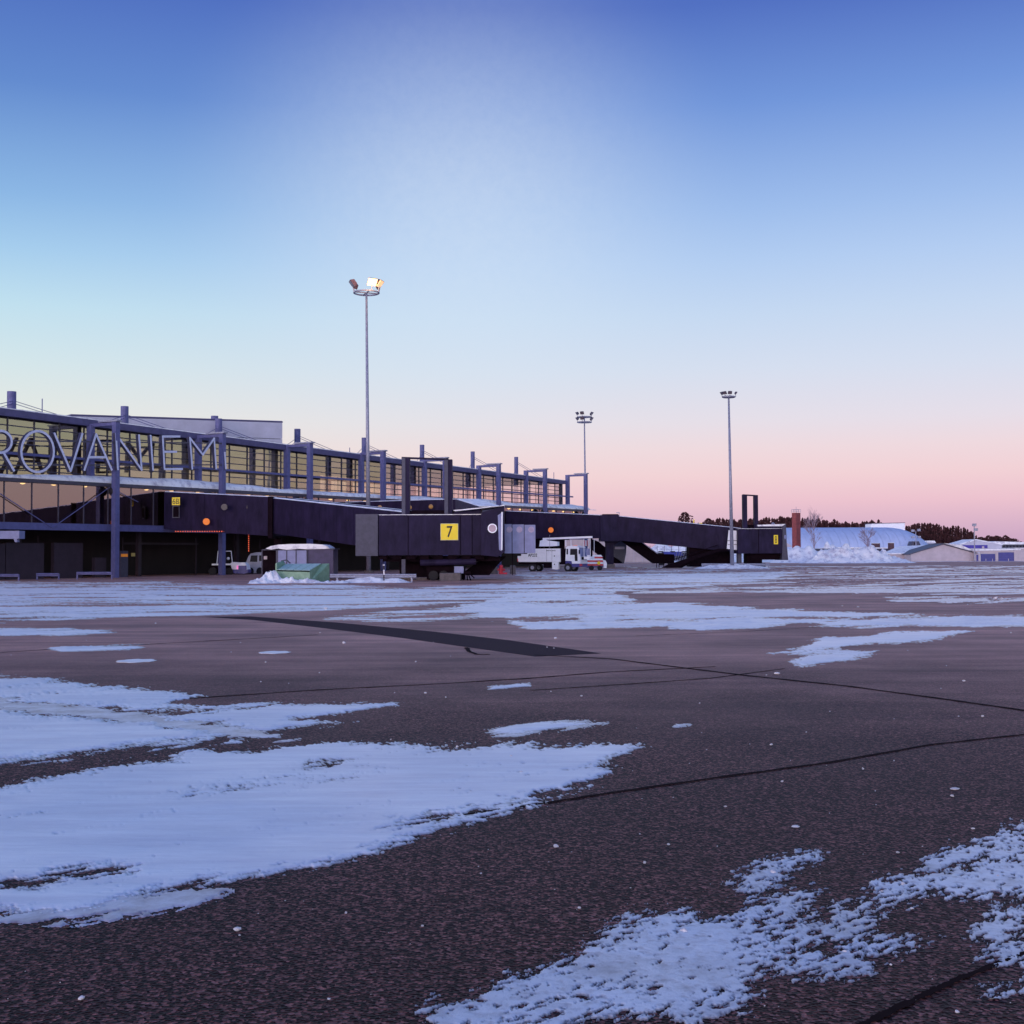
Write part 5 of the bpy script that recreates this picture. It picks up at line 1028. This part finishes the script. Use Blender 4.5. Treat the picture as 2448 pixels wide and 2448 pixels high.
# ---------------------------------------------------------------- trees
def crown_mesh(seed, h=14, kind=0):
    rnd = random.Random(seed); b = MB()
    n = 340 if kind == 0 else 800
    for k in range(n):
        f = rnd.random() ** .8; z = h * (.12 + .88 * f)
        rmax = (h * .15 * (1 - f) ** 1.0 + .06) * (1 + .3 * math.sin(f * 40 + seed)) if kind == 0 else h * .26 * math.sqrt(max(0, 1 - (2 * f - 1) ** 2)) * rnd.uniform(.6, 1.15)
        a = rnd.uniform(0, 6.283); r = rmax * (rnd.random() ** .4)
        c = Vector((math.cos(a) * r, math.sin(a) * r, z)); s_ = h * .034 * rnd.uniform(.6, 1.3)
        o_ = Vector((math.cos(a), math.sin(a), -.45 if kind == 0 else rnd.uniform(-.5, .6))); sd_ = Vector((-math.sin(a), math.cos(a), rnd.uniform(-.3, .3)))
        b.add([c - o_ * s_ * .5, c + o_ * s_ + sd_ * s_ * .6, c + o_ * s_ * .9 - sd_ * s_ * .6, c + Vector((0, 0, s_ * .8))], [(0, 1, 2), (0, 3, 1), (0, 2, 3)])
    if kind == 0: b.tube((0, 0, h * .9), (0, 0, h * 1.03), .07, .01, n=5)
    return b.mesh('crown', M['needle'])
CM = [crown_mesh(s) for s in range(6)]; PM = [crown_mesh(20 + s, 14, 1) for s in range(3)]
TMs = MB().tube((0, 0, 0), (0, 0, 12), .2, .05, n=6).mesh('trunk', M['bark'])
def tree(px, pytop, Y, var, kind=0, label='dark spruce standing in the row of woods beyond the airfield', grp='spruces in the far woods', name='spruce_tree', wide=1.0):
    t_ = at(px, pytop, Y); s_ = max(.3, t_.z / 14.4); o = thing(name, label, 'tree', (t_.x, Y, 0), random.uniform(0, 6), grp)
    for nm_, me in (('trunk', TMs), ('crown', (PM if kind else CM)[var % (3 if kind else 6)])):
        c = link(nm_, me, o); c.scale = (s_ * wide, s_ * wide, s_)
rt = random.Random(4)
def band(pts, step, Y0, Y1, jit, **kw):
    step *= .8
    x = pts[0][0]
    while x < pts[-1][0]:
        for (a, b) in zip(pts[:-1], pts[1:]):
            if a[0] <= x <= b[0]: y = a[1] + (b[1] - a[1]) * (x - a[0]) / (b[0] - a[0])
        tree(x, y + abs(rt.gauss(0, jit)), rt.uniform(Y0, Y1), rt.randrange(6), wide=rt.uniform(.75, 1.15), **kw); x += step * rt.uniform(.5, 1.3)
band([(1660, 1250), (1700, 1242), (1724, 1234), (1745, 1240), (1800, 1236), (1860, 1232), (1890, 1234), (1950, 1236), (2000, 1240), (2030, 1244), (2090, 1238), (2112, 1240)], 7.5, 440, 520, 5)
band([(1690, 1252), (1800, 1247), (1900, 1246), (2010, 1248), (2112, 1250)], 9, 440, 500, 4)
band([(2160, 1258), (2176, 1250), (2222, 1246), (2250, 1253), (2300, 1256), (2330, 1272), (2345, 1290)], 7, 400, 450, 4, label='dark spruce in the dense clump beyond the cream sheds', grp='spruces in the dense clump')
band([(2166, 1266), (2222, 1262), (2300, 1270), (2335, 1285)], 9, 395, 430, 4, label='dark spruce in the dense clump beyond the cream sheds', grp='spruces in the dense clump')
band([(2164, 1278), (2222, 1276), (2300, 1282), (2335, 1292)], 10, 390, 410, 3, label='dark spruce in the dense clump beyond the cream sheds', grp='spruces in the dense clump')
band([(2345, 1280), (2370, 1278), (2400, 1276), (2425, 1284), (2448, 1296), (2500, 1302)], 8, 520, 600, 4, kind=1, label='small distant tree above the snowy roofs at right', grp='small distant trees at right', name='distant_tree')
tree(1637, 1223, 400, 1, 1, 'round-crowned pine alone above the sloping right ramp', None, 'pine_tree', .85)
tree(1694, 1228 + 10, 420, 2, 1, 'bushy pine at the left end of the far woods', None, 'pine_tree', .8)

def birch(px, pytop, Y, seed, label, spread=.5):
    rnd = random.Random(seed); t_ = at(px, pytop, Y); h = t_.z; o = thing('bare_birch', label, 'tree', (t_.x, Y, 0)); tr_, tw = MB(), MB()
    tr_.tube((t_.x, Y, 0), (t_.x, Y, h * .55), .16, .08, n=6)
    def grow(p, d, l, r, lv):
        q_ = p + d * l; (tr_ if lv < 1 else tw).tube(p, q_, r, r * .6, n=4, caps=False)
        if lv >= 4: return
        for k in range(3 if lv < 3 else 3):
            nd = (d + Vector((rnd.uniform(-1, 1), rnd.uniform(-1, 1), rnd.uniform(-.15, .7))) * spread).normalized(); grow(p.lerp(q_, rnd.uniform(.5, 1)), nd, l * rnd.uniform(.6, .85), r * .62, lv + 1)
    for k in range(9):
        z = h * (.18 + .08 * k); a = rnd.uniform(0, 6.28); d = Vector((math.cos(a) * .7, math.sin(a) * .5, .75)).normalized(); grow(Vector((t_.x, Y, min(z, h * .6))), d, h * .15, .065, 0)
    grow(Vector((t_.x, Y, h * .5)), Vector((0, 0, 1)), h * .2, .08, 0)
    tr_.build('trunk', 'birch', o); tw.build('twigs', 'birch', o)
birch(1945, 1218, 285, 3, 'bare birch in front of the arched hall right of the brick tower')
birch(2073, 1258, 290, 8, 'bare twiggy birch in front of the middle of the arched hall', .6)
birch(1457, 1221, 290, 12, 'tip of a bare tree showing above the right bridge collar', .6)

# ================================================================ LOOSE ICE LUMPS ON THE ASPHALT
def lump(seed):
    rnd = random.Random(seed); b = MB(); n, m_ = 7, 5; v = []
    for i in range(m_ + 1):
        for k in range(n):
            th, ph = math.pi * i / m_, 6.283 * k / n; j = 1 if i in (0, m_) else rnd.uniform(.72, 1.2)
            v.append((math.sin(th) * math.cos(ph) * j, math.sin(th) * math.sin(ph) * j * .9, math.cos(th) * .62 * j + .38))
    b.add(v, [(i * n + k, (i + 1) * n + k, (i + 1) * n + (k + 1) % n, i * n + (k + 1) % n) for i in range(m_) for k in range(n)]); return b.mesh('ice_lump', M['ice'])
LM = [lump(s) for s in range(5)]
big = {0: 'largest ice lump, alone on the dark asphalt at lower left', 1: 'orange-tinged ice lump near the bottom left corner', 2: 'flat pale ice flake right of the middle of the asphalt', 3: 'wide flat ice flake at right below the long sealed joint', 4: 'pair-sized ice lump on the speckled snow patch', 5: 'pinkish ice lump on the upper arm of the speckled snow patch'}
spots = [(567, 2225, 11), (196, 2391, 9), (1902, 1978, 11), (2282, 1888, 12), (1636, 2229, 10), (1848, 2087, 8),
         (827, 2185, 4), (1010, 2216, 4), (786, 2391, 5), (1150, 2090, 3.5), (1329, 2026, 8), (1541, 2065, 5), (1598, 2021, 5), (1734, 1930, 4), (1870, 1870, 4), (1844, 1782, 4), (2276, 1905, 6), (2063, 1840, 3.5), (2326, 1983, 5),
         (2146, 2040, 5), (1842, 2114, 4), (2158, 2117, 7), (1385, 2173, 4.5), (2019, 2278, 5), (2130, 2309, 3.5), (2288, 2422, 6), (2386, 2097, 5), (2180, 2174, 5), (2108, 2133, 3.5), (1247, 1848, 5), (1093, 1787, 4), (336, 1835, 4),
         (822, 1539, 5), (1017, 1658, 4), (994, 1583, 2.5), (635, 1584, 2.5), (372, 1491, 3), (779, 1456, 5), (1858, 1612, 8), (1328, 1527, 5), (1390, 1665, 4), (2304, 1629, 4), (2349, 1714, 4), (2051, 1452, 4), (2380, 1432, 5), (2395, 1432, 3),
         (57, 1895, 3), (153, 1900, 3), (187, 1903, 3), (573, 2238, 3), (1590, 2229, 3), (1715, 2025, 2.5), (1222, 1810, 4)]
rr_ = random.Random(12)
for k in range(120):
    y = 1420 + 1028 * rr_.random() ** 1.0; spots.append((rr_.uniform(0, 2448), y, rr_.uniform(1.1, 2.4)))
for i, (x, y, r) in enumerate(spots):
    p_ = gnd(x, y); s_ = r / FPX * p_.y; fl_ = .35 if i in (2, 3) else rr_.uniform(.6, 1.1)
    o = link('ice_lump', LM[i % 5], None, (p_.x, p_.y, .004), rr_.uniform(0, 6)); o.scale = (s_, s_ * .9, s_ * fl_)
    tag(o, big.get(i, 'small loose ice lump lying on the apron'), 'ice', None if i in big else 'small ice lumps strewn over the apron')
